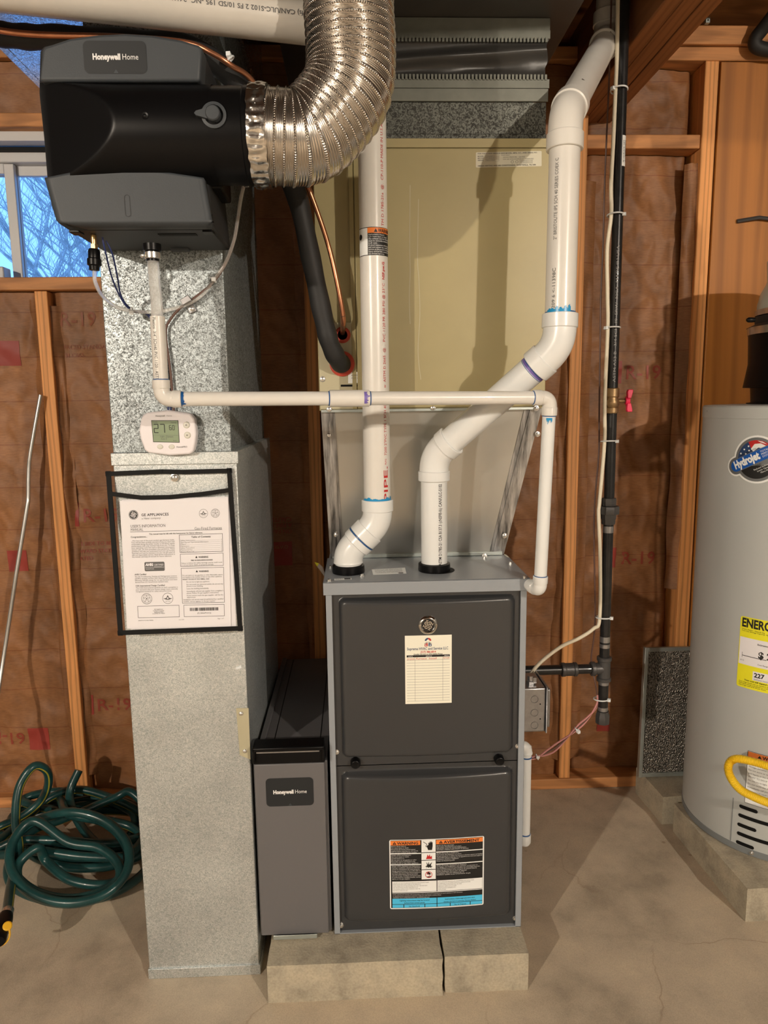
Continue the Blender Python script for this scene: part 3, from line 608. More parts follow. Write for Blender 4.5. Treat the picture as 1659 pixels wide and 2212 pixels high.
lines(P, 126, 800, 876, 24, ['THIS UNIT MUST BE INSTALLED IN ACCORDANCE WITH MANUFACTURER\'S', 'INSTRUCTIONS AND LOCAL CODES. IN THE ABSENCE OF', 'LOCAL CODES, FOLLOW THE NATIONAL FUEL GAS CODE ANSI Z223.1', 'AND THE NATIONAL ELECTRIC CODE NFPA 70, OR', 'THE CANADIAN INSTALLATION CODES B149.1 AND THE', 'ELECTRICAL CODE CSA C22.1'], 'grey_ink', size=.003)
lines(P, 834, 1500, 876, 24, ['CETTE UNITE DOIT ETRE INSTALLEE CONFORMEMENT AUX INSTRUCTIONS', 'DU FABRICANT ET AUX CODES LOCAUX. EN L\'ABSENCE DE CODES', 'LOCAUX, SUIVRE LE NATIONAL FUEL GAS CODE', 'ANSI Z223.1, NFPA 54 ET LE CODE', 'D\'INSTALLATION CANADIEN B149.1', 'INSTALLATIONS'], 'grey_ink', size=.003)
P.rect(lx(118), ly(1032), lx(1538), ly(1022), 'label_white', 2)
lines(P, 124, 1400, 1058, 25, ['Install, operate and maintain unit in accordance with manufacturer\'s instructions to avoid exposure to fuel substances', 'or substances from incomplete combustion which can cause death or serious illness.', 'WARNING: Cancer and Reproductive Harm - www.P65Warnings.ca.gov'], 'white_ink', size=.003)
P.rect(lx(118), ly(1206), lx(812), ly(1118), 'cyan_ink', 2); P.rect(lx(824), ly(1206), lx(1536), ly(1118), 'cyan_ink', 2)
for a, b in ((118, 290), (302, 620), (632, 812), (824, 1020), (1032, 1340), (1352, 1536)): P.rect(lx(a), ly(1262), lx(b), ly(1214), 'cyan_ink', 2)
P.text('Lighting instructions may be located', lx(465), ly(1158), .0048, 'black_ink', 'CENTER', 3, .01); P.text('behind heat access panel.', lx(465), ly(1196), .0048, 'black_ink', 'CENTER', 3, .01)
P.text('Instructions d\'allumage peuvent etre', lx(1180), ly(1158), .0048, 'black_ink', 'CENTER', 3, .01); P.text('situees derriere le panneau d\'acces chaleur', lx(1180), ly(1196), .0044, 'black_ink', 'CENTER', 3, .01)
P.text('No Handhold', lx(461), ly(1252), .0046, 'black_ink', 'CENTER', 3, .01); P.text('Pas de Poignee', lx(1186), ly(1252), .0046, 'black_ink', 'CENTER', 3, .01)
P.build('warning_label', parent=fu, recalc=False, label='orange and blue bilingual warning label')
# labels on the top plate
def top_label(tl, tr, br, bl, w, h, fnc, name):
    q = [atz(*c, FZ1+.0004) for c in (tl, tr, br, bl)]; P = Print(quad_fn(*q, w, h)); P.rect(0, 0, w, h, 'label_white', 0); fnc(P); P.build(name, parent=fu, recalc=False)
def tl1(P):
    for i in range(4): P.text(['TO REMOVE AIR PANEL REMOVE SCREWS AND', 'LIFT UP AND AWAY. REFER TO MANUAL', 'FOR VENT AND INTAKE CONNECTIONS', 'CLEARANCES AND REPLACEMENT'][i], .006, .034-.0075*i, .0058, 'grey_ink', w=.062)
    P.rect(.058, .003, .069, .008, 'black_ink', 2)
top_label((803, 1230), (875, 1226), (878, 1239), (806, 1242), .076, .044, tl1, 'instruction_label')
def tl2(P): P.text('506678-01', .003, .004, .007, 'grey_ink', w=.02); P.rect(.026, .002, .042, .010, 'black_ink', 2)
top_label((722, 1250), (759, 1248), (760, 1252), (722, 1254), .045, .012, tl2, 'barcode_label')
# ================================================================== concrete blocks
def block(x0, x1, y0, y1, z1, label, rz=0, grp=None, sd=0):
    rnd = random.Random(sd); c = V(((x0+x1)/2, (y0+y1)/2, 0)); m = MB(); nx, ny, nz = 12, 8, 4
    def P(u, v, w): return V((x0+(x1-x0)*u-c.x, y0+(y1-y0)*v-c.y, z1*w))
    # six gridded faces so the edges can be slightly chipped
    fac = [(nx, nz, lambda u, w: P(u, 0, w)), (nx, nz, lambda u, w: P(u, 1, w)), (ny, nz, lambda u, w: P(0, u, w)), (ny, nz, lambda u, w: P(1, u, w)), (nx, ny, lambda u, w: P(u, w, 1)), (nx, ny, lambda u, w: P(u, w, 0))]
    R = Matrix.Rotation(rz, 3, 'Z')
    def chip(p):
        e = sum(1 for k, (a, b) in enumerate(((x0-c.x, x1-c.x), (y0-c.y, y1-c.y), (0, z1))) if min(abs(p[k]-a), abs(p[k]-b)) < 1e-5)
        q = V(p)
        if e >= 2:
            k = .0008+.0035*max(0, noise.noise(p*38+V((sd, 0, 0)))); q.x -= math.copysign(k, p.x)*(abs(abs(p.x)-(x1-x0)/2) < 1e-5); q.y -= math.copysign(k, p.y)*(abs(abs(p.y)-(y1-y0)/2) < 1e-5)
            if abs(p.z-z1) < 1e-5: q.z -= k*.7
        return c + R @ q
    for a, b, f in fac: m.grid(a, b, lambda u, w: chip(f(u, w)))
    import bmesh
    o = m.build('concrete_block', 'block_concrete', label=label, cat='block', group=grp, angle=28)
    b = bmesh.new(); b.from_mesh(o.data); bmesh.ops.remove_doubles(b, verts=b.verts, dist=1e-4); bmesh.ops.recalc_face_normals(b, faces=b.faces); b.to_mesh(o.data); b.free(); o.data.set_sharp_from_angle(angle=math.radians(30)); return o
FBY = -.0885
block(-.372, .0255, FBY, .105, .094, 'wide concrete block under the left part of the furnace', sd=1)
block(.0285, .222, FBY+.006, .31, .094, 'narrow concrete block under the right front corner of the furnace', sd=2)
block(.822, 1.017, .102, .499, .094, 'long concrete block under the left front of the water heater', rz=.035, sd=4)
block(1.03, 1.225, .11, .507, .094, 'concrete block under the right side of the water heater, at the picture edge', rz=.02, sd=5)
bB = atz(1405, 1762, 0)
block(.79, 1.187, .542, .732, .094, 'concrete block behind the water heater carrying the metal filter', rz=.06, sd=6)
# ================================================================== return air duct
DX0, DX1, DY = -.66, -.402, 0.0
zc = at(370, 990, 0).z
rd = thing('return_air_duct', 'tall galvanized return duct standing on the floor left of the furnace', 'duct', (-.53, .3, 0))
box('lower_section', 'galvanized_fine', rd, DX0, DX1, DY, .6, .02, zc, .002)
box('upper_section', 'galvanized', rd, DX0+.001, DX1-.010, DY+.002, .55, zc+.012, 2.1985, .002)
z0_, z1_ = at(370, 1004, -.003).z, at(370, 977, -.003).z
cl = MB('galvanized_fine').box(DX0-.003, DX1+.004, DY-.0035, .56, z0_, z1_); cl.build('drive_cleat', parent=rd, bevel=.0015)
fl = MB('galvanized_fine').box(DX0-.002, DX1+.003, DY-.004, .60, 0, .0255); fl.build('floor_flange', parent=rd, bevel=.001)
# bracket plate over the edge towards the filter cabinet
q = [at(510, 1530, DY-.0015), at(537, 1530, DY-.0015), at(541, 1641, DY-.0015), at(518, 1631, DY-.0015)]
MB().prism(q, (0, .0013, 0)).build('bracket_plate', 'coil_tan_light', rd)
for px, py in ((521, 1541), (529, 1622)): p = at(px, py, DY-.002); screw(rd, (p.x, DY-.0015, p.z), r=.0038)
p = at(516, 1442, 0); MB().obox((p.x, DY-.001, p.z), (.006, 0, .002), (0, .001, 0), (-.0008, 0, .0025)).build('sealant_smear', 'tie_white', rd)
# trunk above, carrying the return air, underside lit from the window
rt = thing('return_trunk_duct', 'galvanized overhead return trunk with its underside lit blue by the window', 'duct', (-.7, .4, 2.2))
MB('galvanized_trunk').box(-1.0, -.402, .02, .755, 2.2, 2.425).build('trunk_body', parent=rt, bevel=.002)
MB('galvanized_trunk').box(-.985, -.978, .04, .75, 2.1985, 2.201).build('seam', parent=rt)
# ================================================================== filter cabinet
fx0, fx1 = -.3965, -.2285; fz0, fz1 = .0985, .531
fc = thing('air_filter_cabinet', 'slim taupe media filter cabinet between the return duct and the furnace', 'filter cabinet', ((fx0+fx1)/2, .33, fz0))
box('body', 'cabinet_taupe', fc, fx0, fx1, .008, .667, fz0, fz1, .002)
dz1 = at(625, 1648, 0).z
box('door', 'cabinet_taupe', fc, fx0+.003, fx1-.006, -.004, .0075, fz0+.003, dz1, .0025)
h = MB('black_plastic'); hx0, hx1 = at(547, 1630, -.01).x, at(702, 1630, -.01).x; hz0, hz1 = at(625, 1648, -.012).z, at(625, 1612, -.02).z
h.box(hx0, hx1, -.016, .012, hz0, hz1-.012).box(hx0, hx1, -.026, .02, hz1-.010, hz1).box(hx0, hx0+.006, -.026, .01, hz0+.006, hz1).box(hx1-.006, hx1, -.026, .01, hz0+.006, hz1)
h.build('door_handle', parent=fc, bevel=.0025)
box('handle_highlight', 'zinc', fc, hx0+.008, hx1-.012, -.0175, -.0155, hz1-.0165, hz1-.0135)  # bright strip stands in for the highlight along the handle slot
def badge(parent, c, w, hgt, text_w, name='badge'):
    P = Print(plane_fn(c, (1, 0, 0), (0, 0, 1)))
    P.rrect(-w/2, -hgt/2, w/2, hgt/2, w*.09, 'badge_grey', 1); P.rrect(-w/2-.001, -hgt/2-.001, w/2+.001, hgt/2+.001, w*.09, 'humidifier_dark', 0)
    P.poly([(-.004*w/.1, -hgt/2), (.004*w/.1, -hgt/2), (0, -hgt/2+.006*w/.1)], 'humidifier_grey', 2)
    P.text('Honeywell', -text_w/2, -text_w*.048, text_w*.17, 'white_ink', w=text_w*.61, bold=.045); P.text('Home', text_w*.15, -text_w*.048, text_w*.17, 'white_ink', w=text_w*.35)
    return P.build(name, parent=parent, recalc=False)
p = at(626, 1711, -.005); badge(fc, p+V((0, .0005, 0)), at(676, 1711, -.005).x-at(575, 1711, -.005).x, at(626, 1682, -.005).z-at(626, 1741, -.005).z, at(663, 1711, -.005).x-at(591, 1711, -.005).x)
a, b = at(590, 2010, -.012), at(685, 2020, -.012)
MB('tin').box(a.x, b.x, -.014, .03, fz0-.001, fz0+.0005).box(a.x, b.x, -.014, -.0125, fz0-.001, fz0+.010).build('door_latch', parent=fc, bevel=.001)
for x in (fx0+.035, fx1-.022): box('lid_seam', 'black_matte', fc, x, x+.0022, .02, .66, fz1-.0005, fz1+.0004)
box('lid_rail', 'cabinet_taupe', fc, fx0+.002, fx0+.016, .01, .66, fz1, fz1+.008, .002)
p = atz(611, 1434, fz1+.002); screw(fc, (p.x, p.y, fz1), (0, 0, 1))
# ================================================================== humidifier
HYF = -.215
hu = thing('humidifier', 'grey whole-house humidifier with black air collar mounted on the return duct', 'humidifier', (-.53, -.1, 1.6))
def hx(px, py=300): return at(px, py, HYF).x
def hz(py, px=270): return at(px, py, HYF).z
def poly_xz(pts, y): return [V((at(a, b, y).x, y, at(a, b, y).z)) for a, b in pts]
# housing behind the covers
ho = [(84, 110), (92, 98), (200, 76), (270, 73), (350, 78), (436, 100), (441, 180), (448, 380), (462, 520), (455, 540), (330, 542), (190, 535), (150, 512), (120, 478), (108, 440), (82, 200)]
zbh = at(330, 541, -.01).z
MB().prism([V((q_.x, q_.y, max(q_.z, zbh))) for q_ in poly_xz(ho, HYF+.03)], (0, -HYF-.033, 0)).build('housing', 'humidifier_dark', hu, bevel=.006, seg=2)
up = [(90, 108), (96, 100), (150, 82), (210, 74), (270, 71), (330, 75), (390, 85), (428, 96), (437, 102), (432, 175), (84, 175)]
MB().prism(poly_xz(up, HYF), (0, .04, 0)).build('upper_cover', 'humidifier_grey', hu, bevel=.005, seg=3)
# lower cover: face bends back at the bottom
lo_top = [(96, 384), (150, 373), (215, 363), (265, 362), (310, 365), (380, 375), (440, 384)]
lc = MB('humidifier_grey'); tp = [V((at(a, b, HYF).x, HYF, at(a, b, HYF).z)) for a, b in lo_top]
zb_ = zbh+.007; zmid = zbh-.001
def lowc(u, v):
    i = min(int(u*6), 5); f = u*6-i; T = tp[i]*(1-f)+tp[i+1]*f
    xb = hx(124, 500)+(hx(458, 500)-hx(124, 500))*u
    if v < .72:
        k = v/.72; return V((T.x*(1-k)+xb*k, HYF, T.z*(1-k)+zb_*k))
    k = (v-.72)/.28; a_ = k*PI/2; xe = hx(185, 540)+(hx(455, 540)-hx(185, 540))*u
    return V((xb*(1-k)+xe*k, HYF+.024*(1-math.cos(a_)), zb_-(zb_-zmid)*math.sin(a_)))
lc.grid(24, 30, lowc)
lcn = lc.build('lower_cover', parent=hu, angle=50, recalc=False)
sm = lcn.modifiers.new('solid', 'SOLIDIFY'); sm.thickness = .022; sm.offset = 1
# black air collar: a half cylinder that dies into a slanted face on the left
R_ = .0775; zc_ = (at(545, 178, -.2).z+at(545, 392, -.2).z)/2; cyc = -.178
xa = at(243, 250, cyc-R_).x; xl = at(78, 200, HYF).x; xr = at(462, 250, -.2).x
def airf(u, v):
    x = xl+(xr-xl)*u; th = -PI/2+PI*v; z = zc_+R_*math.sin(th)*1.02; y = cyc-R_*math.cos(th)
    sl = cyc-R_+.45*(xa-x)
    if u < .02: x = xl
    # bottom edge of the black band sags to the left where it meets the lower cover
    k = max(0, (xa-x)/(xa-xl)); z -= .010*k*(1-v)*(1-v); z += .004*k*v
    return V((x, max(y, min(sl, -.12)), z))
MB().grid(70, 44, airf).build('air_chamber', 'black_plastic', hu, angle=50, recalc=False)
box('chamber_back', 'black_plastic', hu, xl+.004, xr, -.15, -.05, zc_-R_, zc_+R_, .004)
xc1 = at(534, 283, cyc-R_*.9).x
MB().lathe((xr-.04, cyc, zc_), (1, 0, 0), [(R_, 0), (R_, xc1-xr+.03), (R_+.0015, xc1-xr+.032), (R_+.0015, xc1-xr+.04), (R_-.002, xc1-xr+.04)], 64).build('air_collar', 'black_plastic', hu)
# dimple, damper dial
p = at(313, 250, cyc-R_); MB().lathe((p.x, cyc-R_+.001, p.z), (0, -1, 0), [(.006, 0), (.0055, .0016), (.003, .0012), (.0018, .0022), (.0005, .0024)], 18).build('mould_dimple', 'black_plastic', hu)
p = at(462, 249, cyc-R_); dp = V((p.x, cyc-R_+.002, p.z))
dk = MB().lathe(dp, (0, -1, 0), [(.0205, -.004), (.0205, .004), (.0155, .005), (.0155, .002)], 32, cap=False).build('damper_dial', 'humidifier_grey', hu)
kn = MB('humidifier_grey').lathe(dp, (0, -1, 0), [(.012, 0), (.012, .013), (.0105, .015), (.001, .0152)], 24)
kn.prism([dp+V((-.004, -.004, .0095)), dp+V((-.027, -.004, .0035)), dp+V((-.030, -.004, 0)), dp+V((-.027, -.004, -.0035)), dp+V((-.004, -.004, -.0095))], (0, -.008, 0)); kn.build('damper_knob', parent=dk)
c = at(249, 124, HYF); badge(hu, c+V((0, -.0004, 0)), hx(316, 124)-hx(182, 124), hz(90, 249)-hz(159, 249), hx(298, 124)-hx(200, 124))
P = Print(plane_fn((0, HYF-.0003, 0), (1, 0, 0), (0, 0, 1)))
q0, q1 = at(268, 421, HYF), at(283, 468, HYF)
P.m('humidifier_dark'); pts = [(q0.x+.0045+.0045*math.cos(t_), q0.z-.0045+.0045*math.sin(t_)) for t_ in [PI*i/8 for i in range(9)]] + [(q1.x-.0045+.0045*math.cos(t_), q1.z+.0045+.0045*math.sin(t_)) for t_ in [PI+PI*i/8 for i in range(9)]]
P.stroke(pts+[pts[0]], .0011, 'humidifier_dark', 1); P.build('embossed_slot', parent=hu, recalc=False)
# drawer lip and latches along the bottom edge
a, b = at(338, 517, HYF+.05), at(421, 517, HYF+.05); box('drain_slot', 'black_matte', hu, a.x, b.x, HYF+.06, HYF+.075, zbh-.0012, zbh+.001)
for px in (150, 443): p = at(px, 512, HYF+.012); box('latch', 'black_plastic', hu, p.x-.009, p.x+.009, HYF+.035, HYF+.06, zbh-.003, zbh+.006, .001)
a = at(391, 540, -.02); box('bottom_tab', 'humidifier_grey', hu, a.x-.018, a.x+.018, -.035, -.015, zbh-.005, zbh+.006, .003)
# water inlet and drain spud
wi = at(202, 513, -.15)
MB('brass').cyl((wi.x, wi.y, wi.z+.004), (wi.x+.0005, wi.y, wi.z-.022), .0052, 12).lathe((wi.x, wi.y, wi.z-.012), (0, 0, -1), [(.0068, 0), (.0068, .008)], 6).build('brass_fitting', parent=hu)
ve = at(203, 538, -.15); v2 = at(204, 582, -.15)
MB().lathe(ve, v2-ve, [(.0085, 0), (.0105, .004), (.0105, .016), (.0125, .018), (.0125, .028), (.0095, .03), (.009, .037), (.005, .038)], 20).build('inlet_valve', 'black_plastic', hu)
dsp = at(329, 540, -.15); dz = at(331, 575, -.15)
MB().lathe((dsp.x, dsp.y, dsp.z+.01), (0, 0, -1), [(.016, 0), (.016, .012), (.0115, .013), (.0115, .03)], 20).build('drain_spud', 'black_plastic', hu)
MB('screw_steel').lathe((dsp.x, dsp.y, at(327, 560, -.15).z), (0, 0, 1), [(.0135, 0), (.0145, .001), (.0145, .011), (.0135, .012)], 28).ball((dsp.x-.017, dsp.y-.006, at(327, 553, -.15).z), .0045, 8, 6).build('hose_clamp', parent=hu)
# ================================================================== aluminium flex duct
cL = V((xc1+.012, cyc, zc_)); top = at(756, 20, -.145); tx = top.x
ctrl = [cL, cL+V((.03, 0, -.001)), cL+V((.075, .004, 0)), V((tx-.055, -.168, zc_+.022)), V((tx-.012, -.16, zc_+.075)), V((tx+.0, -.152, zc_+.13)), V((tx-.002, -.148, 2.02)), V((tx-.003, -.146, 2.1)), V((tx-.003, -.146, 2.215))]
path = spline(ctrl, 40)
# resample evenly
acc = [0]
for a, b in zip(path, path[1:]): acc.append(acc[-1]+(b-a).length)
LEN = acc[-1]; NS = 1000; NR = 96; pitch = .0143
def samp(s):
    import bisect
    i = min(len(path)-2, max(0, bisect.bisect_right(acc, s)-1)); f = (s-acc[i])/max(1e-9, acc[i+1]-acc[i]); return path[i].lerp(path[i+1], f)
fv = []; ff = []; uvs = []; e1 = V((0, -1, 0))
for i in range(NS+1):
    s = LEN*i/NS; p = samp(s); T = (samp(min(LEN, s+.02))-samp(max(0, s-.02))).normalized(); e1 = (e1-T*e1.dot(T)).normalized(); e2 = T.cross(e1)
    for j in range(NR):
        a = 2*PI*j/NR; ph = s/pitch + j/NR; fr = ph-math.floor(ph)
        rr = .0772 + (.0028*math.sin(PI*fr/.3) if fr < .3 else .0007*math.sin(2*PI*(fr-.3)/.7*4))
        rr += .0009*noise.noise(V((s*30, math.cos(a)*2, math.sin(a)*2)))
        fv.append(p+(e1*math.cos(a)+e2*math.sin(a))*rr); uvs.append((j/NR, ph))
for i in range(NS):
    for j in range(NR): k = (j+1) % NR; ff.append((i*NR+j, i*NR+k, (i+1)*NR+k, (i+1)*NR+j))
m = MB('flex_aluminium').add(fv, ff); fd = thing('flexible_duct', 'shiny aluminium flexible duct bending up from the humidifier collar', 'duct', (tx, -.16, zc_-.08))
fo = m.build('corrugated_tube', parent=fd, angle=80, recalc=False)
ul = fo.data.uv_layers.new(name='uv'); lu = [0.0]*(2*len(fo.data.loops))
for pi_, pf in enumerate(fo.data.polygons):
    j = pi_ % NR
    for li in pf.loop_indices:
        vi = fo.data.loops[li].vertex_index; u, w = uvs[vi]
        if j == NR-1 and vi % NR == 0: u = 1.0; w += 1.0
        lu[2*li] = u; lu[2*li+1] = w
ul.data.foreach_set('uv', lu)
cr = MB('foil')
def crimp(u, v):
    a = 2*PI*u; w = .0825+.0022*noise.noise(V((math.cos(a)*9, math.sin(a)*9, v*4)))+.0016*math.sin(a*31)*v*(1-v)*4
    return cL + V((-.012+.03*v+.004*noise.noise(V((math.cos(a)*5, math.sin(a)*5, 3))), 0, 0)) + V((0, -math.cos(a), math.sin(a)))*w
cr.grid(150, 8, crimp); cr.build('crimped_end', parent=fd, angle=70, recalc=False)
# ================================================================== overhead 2-inch pipe, upper left
o1, o2 = at(655, 95, -.037), at(0, 25, -.15); r_o = .0362
zz = (o1.z+o2.z)/2
def oc(p, dy=0): return V((p.x, p.y, p.z+r_o*1.03))
A, B = oc(o2), oc(o1); dr = (B-A).normalized(); A2 = A-dr*.6; B2 = B+dr*.028
op = thing('overhead_pipe', 'greyish plastic pipe crossing under the ceiling above the humidifier', 'pipe', (A2+B2)/2-V((0, 0, r_o)))
MB().cyl(A2, B2, r_o, 48).build('pipe_length', 'pvc_old', op)
P = Print(cyl_fn(B, -dr, r_o, V((0, -1, -.05)), .0003))
P.text('-fs) CAN/ULC-S102 2 FS 10/SD 195 -NC- 24/4/18  OO 47  2(w) SI-N', .0, -.004, .0112, 'grey_ink', bold=.015, w=.345)
P.build('pipe_print', parent=op, recalc=False)
# ================================================================== control for the humidifier
th = thing('humidity_control', 'white wall control with small grey display on the galvanized duct', 'thermostat', at(362, 983, -.012))
ty = -.024
ol = [(318, 891), (362, 886), (411, 893), (420, 905), (424, 937), (422, 955), (418, 975), (410, 981), (366, 984), (320, 978), (312, 972), (303, 948), (300, 930), (304, 905), (309, 896)]
tb = [V((at(a, b, ty).x, ty, at(a, b, ty).z)) for a, b in ol]
MB().prism(tb, (0, .024, 0)).build('case', 'thermostat_white', th, bevel=.004, seg=3)
q = [at(328, 909, ty), at(384, 909, ty), at(387, 955, ty), at(332, 954, ty)]
lw_, lh_ = .047, .039
fn = quad_fn(*[V((a.x, ty-.0002, a.z)) for a in q], lw_, lh_)
P = Print(fn); P.rect(-.001, -.001, lw_+.001, lh_+.001, 'black_ink', 0); P.rect(0, 0, lw_, lh_, 'lcd', 1)
def seg7(P, d, x, y, w, h_, t):
    S = {'2': 'abged', '7': 'abc', '6': 'afgedc', '0': 'abcdef'}[d]; c = {'a': (0, h_, w, h_), 'b': (w, h_, w, h_/2), 'c': (w, h_/2, w, 0), 'd': (0, 0, w, 0), 'e': (0, h_/2, 0, 0), 'f': (0, h_, 0, h_/2), 'g': (0, h_/2, w, h_/2)}
    for k in S: a = c[k]; P.stroke([(x+a[0], y+a[1]), (x+a[2], y+a[3])], t, 'black_ink', 2)
seg7(P, '2', .003, .017, .0075, .0155, .0014); seg7(P, '7', .0145, .017, .0075, .0155, .0014); seg7(P, '6', .031, .0225, .0035, .008, .0009); seg7(P, '0', .0365, .0225, .0035, .008, .0009)
P.text('Inside', .002, .0355, .0035, 'grey_ink'); P.text('Setting', .034, .0345, .0038, 'grey_ink'); P.text('%', .0415, .0285, .003, 'grey_ink')
P.rect(.001, .0122, lw_-.001, .0125, 'grey_ink', 2); P.text('Light', .013, .0085, .004, 'grey_ink'); P.text('System', .0255, .0085, .004, 'grey_ink'); P.text('Auto', .014, .0042, .0038, 'grey_ink'); P.text('Auto', .036, .0015, .0034, 'grey_ink'); P.rect(.0238, .004, .0243, .012, 'grey_ink', 2)
P.build('display', parent=th, recalc=False, label='grey-green liquid crystal display reading 27 and 60')
for px, py, r0, ar in ((403, 918, .0062, 1), (405, 940, .0062, -1)):
    p = at(px, py, ty); MB().lathe((p.x, ty+.001, p.z), (0, -1, 0), [(r0*1.15, 0), (r0*1.15, .0012), (r0, .002), (r0*.9, .0035), (.001, .0042)], 20).build('button', 'button_cream', th)
    Q = Print(plane_fn((p.x, ty-.0035, p.z), (1, 0, 0), (0, 0, 1))); Q.poly([(-.002, -.001*ar), (.002, -.001*ar), (0, .0018*ar)], 'grey_ink', 1); Q.build('arrow_mark', parent=th, recalc=False)
for px, py in ((346, 965), (371, 965)):
    p = at(px, py, ty); m = MB().lathe((p.x, ty+.001, p.z), (0, -1, 0), [(.0062, 0), (.006, .002), (.005, .003), (.001, .0036)], 20); m.v = [(p.x+(a-p.x), b, p.z+(c_-p.z)*.78) for a, b, c_ in m.v]; m.build('button', 'button_cream', th)
P = Print(plane_fn((0, ty-.0003, 0), (1, 0, 0), (0, 0, 1))); a = at(336, 900, ty); P.text('Honeywell', a.x, a.z, .0044, 'pale_grey_ink', bold=.03); P.text('Home', a.x+.0225, a.z, .0044, 'pale_grey_ink'); P.build('maker_name', parent=th, recalc=False); P = Print(plane_fn((0, ty-.0003, 0), (1, 0, 0), (0, 0, 1))); a = at(381, 967, ty); P.text('HumidiPRO', a.x, a.z, .0046, 'grey_ink', shear=.2, w=.022)
P.build('model_name', parent=th, recalc=False)
# ================================================================== document pouch and manual
PT, PB = -.006, -.055
C4 = [at(229, 1019, PT), at(500, 1012, PT), at(524, 1362, PB), at(256, 1372, PB)]
pw, ph = (C4[1]-C4[0]).length, (C4[0]-C4[3]).length
pfn0 = quad_fn(*C4, pw, ph, .001)
po = thing('document_pouch', 'clear plastic document pouch with black edging hung on the return duct', 'pouch', (C4[3]+C4[2])/2)
def strip(pts, w, name='edge_binding'):
    m = MB()
    for (x0, y0), (x1, y1) in zip(pts, pts[1:]):
        d = math.hypot(x1-x0, y1-y0); nx, ny = -(y1-y0)/d*w/2, (x1-x0)/d*w/2; ex, ey = (x1-x0)/d*.001, (y1-y0)/d*.001
        c = [(x0+nx-ex, y0+ny-ey), (x1+nx+ex, y1+ny+ey), (x1-nx+ex, y1-ny+ey), (x0-nx-ex, y0-ny-ey)]
        f_ = [pfn0(*q, 2.2) for q in c]; b_ = [pfn0(*q, -1.5) for q in c]; m.add(f_+b_, [(0, 1, 2, 3), (7, 6, 5, 4), (0, 4, 5, 1), (1, 5, 6, 2), (2, 6, 7, 3), (3, 7, 4, 0)])
    return m.build(name, 'black_matte', po)
e = .0048
strip([(e, 0), (e, ph)], .0096); strip([(pw-e, 0), (pw-e, ph)], .0096); strip([(0, e), (pw, e)], .0096); strip([(0, ph-e), (pw*.45, ph-e+.002), (pw*.62, ph-e), (pw, ph-e)], .0096)
ypk = ph*.868; strip([(.006, ypk-.001), (.07, ypk-.011), (.13, ypk-.0115), (.20, ypk-.0065), (pw-.006, ypk)], .0092, 'pocket_binding')
MB().grid(10, 12, lambda u, v: pfn0(.006+(pw-.012)*u, .006+(ypk-.012)*v, 1.6+1.2*math.sin(PI*u)*math.sin(PI*v))).build('clear_front', 'clear_sheet', po, recalc=False)
MB().grid(6, 8, lambda u, v: pfn0(.006+(pw-.012)*u, .006+(ph-.012)*v, -1.0)).build('clear_back', 'clear_sheet', po, recalc=False)
p = at(376, 1032, -.008); MB().lathe((p.x, -.004, p.z), (0, -1, 0), [(.009, 0), (.0088, .001), (.0065, .0014), (.006, .0045), (.0035, .006)], 16).build('hanging_screw', 'screw_steel', po)
mc = [at(259, 1083, -.015), at(493, 1076, -.015), at(499, 1353, -.052), at(275, 1358, -.052)]
mw, mh = (mc[1]-mc[0]).length, (mc[0]-mc[3]).length
mn = thing('user_manual', 'printed furnace manual pages inside the clear pouch', 'manual', (mc[2]+mc[3])/2)
for k, (dx, dzz) in enumerate(((.007, -.003), (.003, .003), (.011, -.001), (-.001, .001))):
    fnk = quad_fn(*[q_+V((0, .0035-.0009*k, 0)) for q_ in mc], mw, mh, .0004)
    MB().prism([fnk(dx, dzz), fnk(mw+dx, dzz), fnk(mw+dx, mh+dzz), fnk(dx, mh+dzz)], (0, .0006, 0)).build('page', 'paper', mn)
# front page, drawn in the pixel frame of the photograph's enlargement (188..1375 x 552..1960)
def mq(a, b, l=0):
    # bilinear map of page print coordinates (page 1180 x 1390) to the sheet
    return mfn(a, b, l)
mfn = quad_fn(*[q_+V((0, -.0006, 0)) for q_ in mc], 1180, 1390, .0002)
P = Print(mfn); INK = 'black_ink'
P.rect(0, 0, 1180, 1390, 'paper', 0)
def mt(s_, x, y, size, **k): P.text(s_, x, y, size, k.pop('ink', 'grey_ink'), **k)
P.disc(140, 1240, 52, INK, 1); P.ring(140, 1240, 47, 3, 'paper', 2); monogram(P, 140, 1240, 44, 'paper', 2)
mt('GE APPLIANCES', 225, 1222, 40, ink=INK, w=298, bold=.02, sp=1.1); mt('a Haier company', 226, 1188, 30, w=210, shear=.2)
def cert(x, y, r, kind):
    P.ring(x, y, r, r*.07, 'grey_ink', 1)
    if kind == 'flame':
        P.poly([(x-.85*r, y-.02*r), (x-.3*r, y+.06*r), (x, y+.6*r), (x+.3*r, y+.06*r), (x+.85*r, y-.02*r), (x+.35*r, y-.22*r), (x, y-.28*r), (x-.35*r, y-.22*r)], 'grey_ink', 2); P.disc(x, y+.04*r, .16*r, 'paper', 3, 10); P.text('CERTIFIED', x, y-.6*r, r*.22, 'grey_ink', 'CENTER')
    else:
        P.ring(x, y, r*.7, r*.04, 'grey_ink', 1)
        st = [(x+(.66*r if i % 2 == 0 else .26*r)*math.sin(2*PI*i/10), y+(.66*r if i % 2 == 0 else .26*r)*math.cos(2*PI*i/10)) for i in range(11)]
        P.stroke(st, r*.05, 'grey_ink', 2); P.disc(x, y, .14*r, 'grey_ink', 2, 8)
        for w_, a0, s1 in (('DESIGN', 90, -1), ('CERTIFIED', 270, 1)):
            for i, ch in enumerate(w_):
                a = math.radians(a0 + s1*(i-(len(w_)-1)/2)*17); P.text(ch, x+.84*r*math.cos(a), y+.84*r*math.sin(a)-.08*r, r*.24, 'grey_ink', 'CENTER')
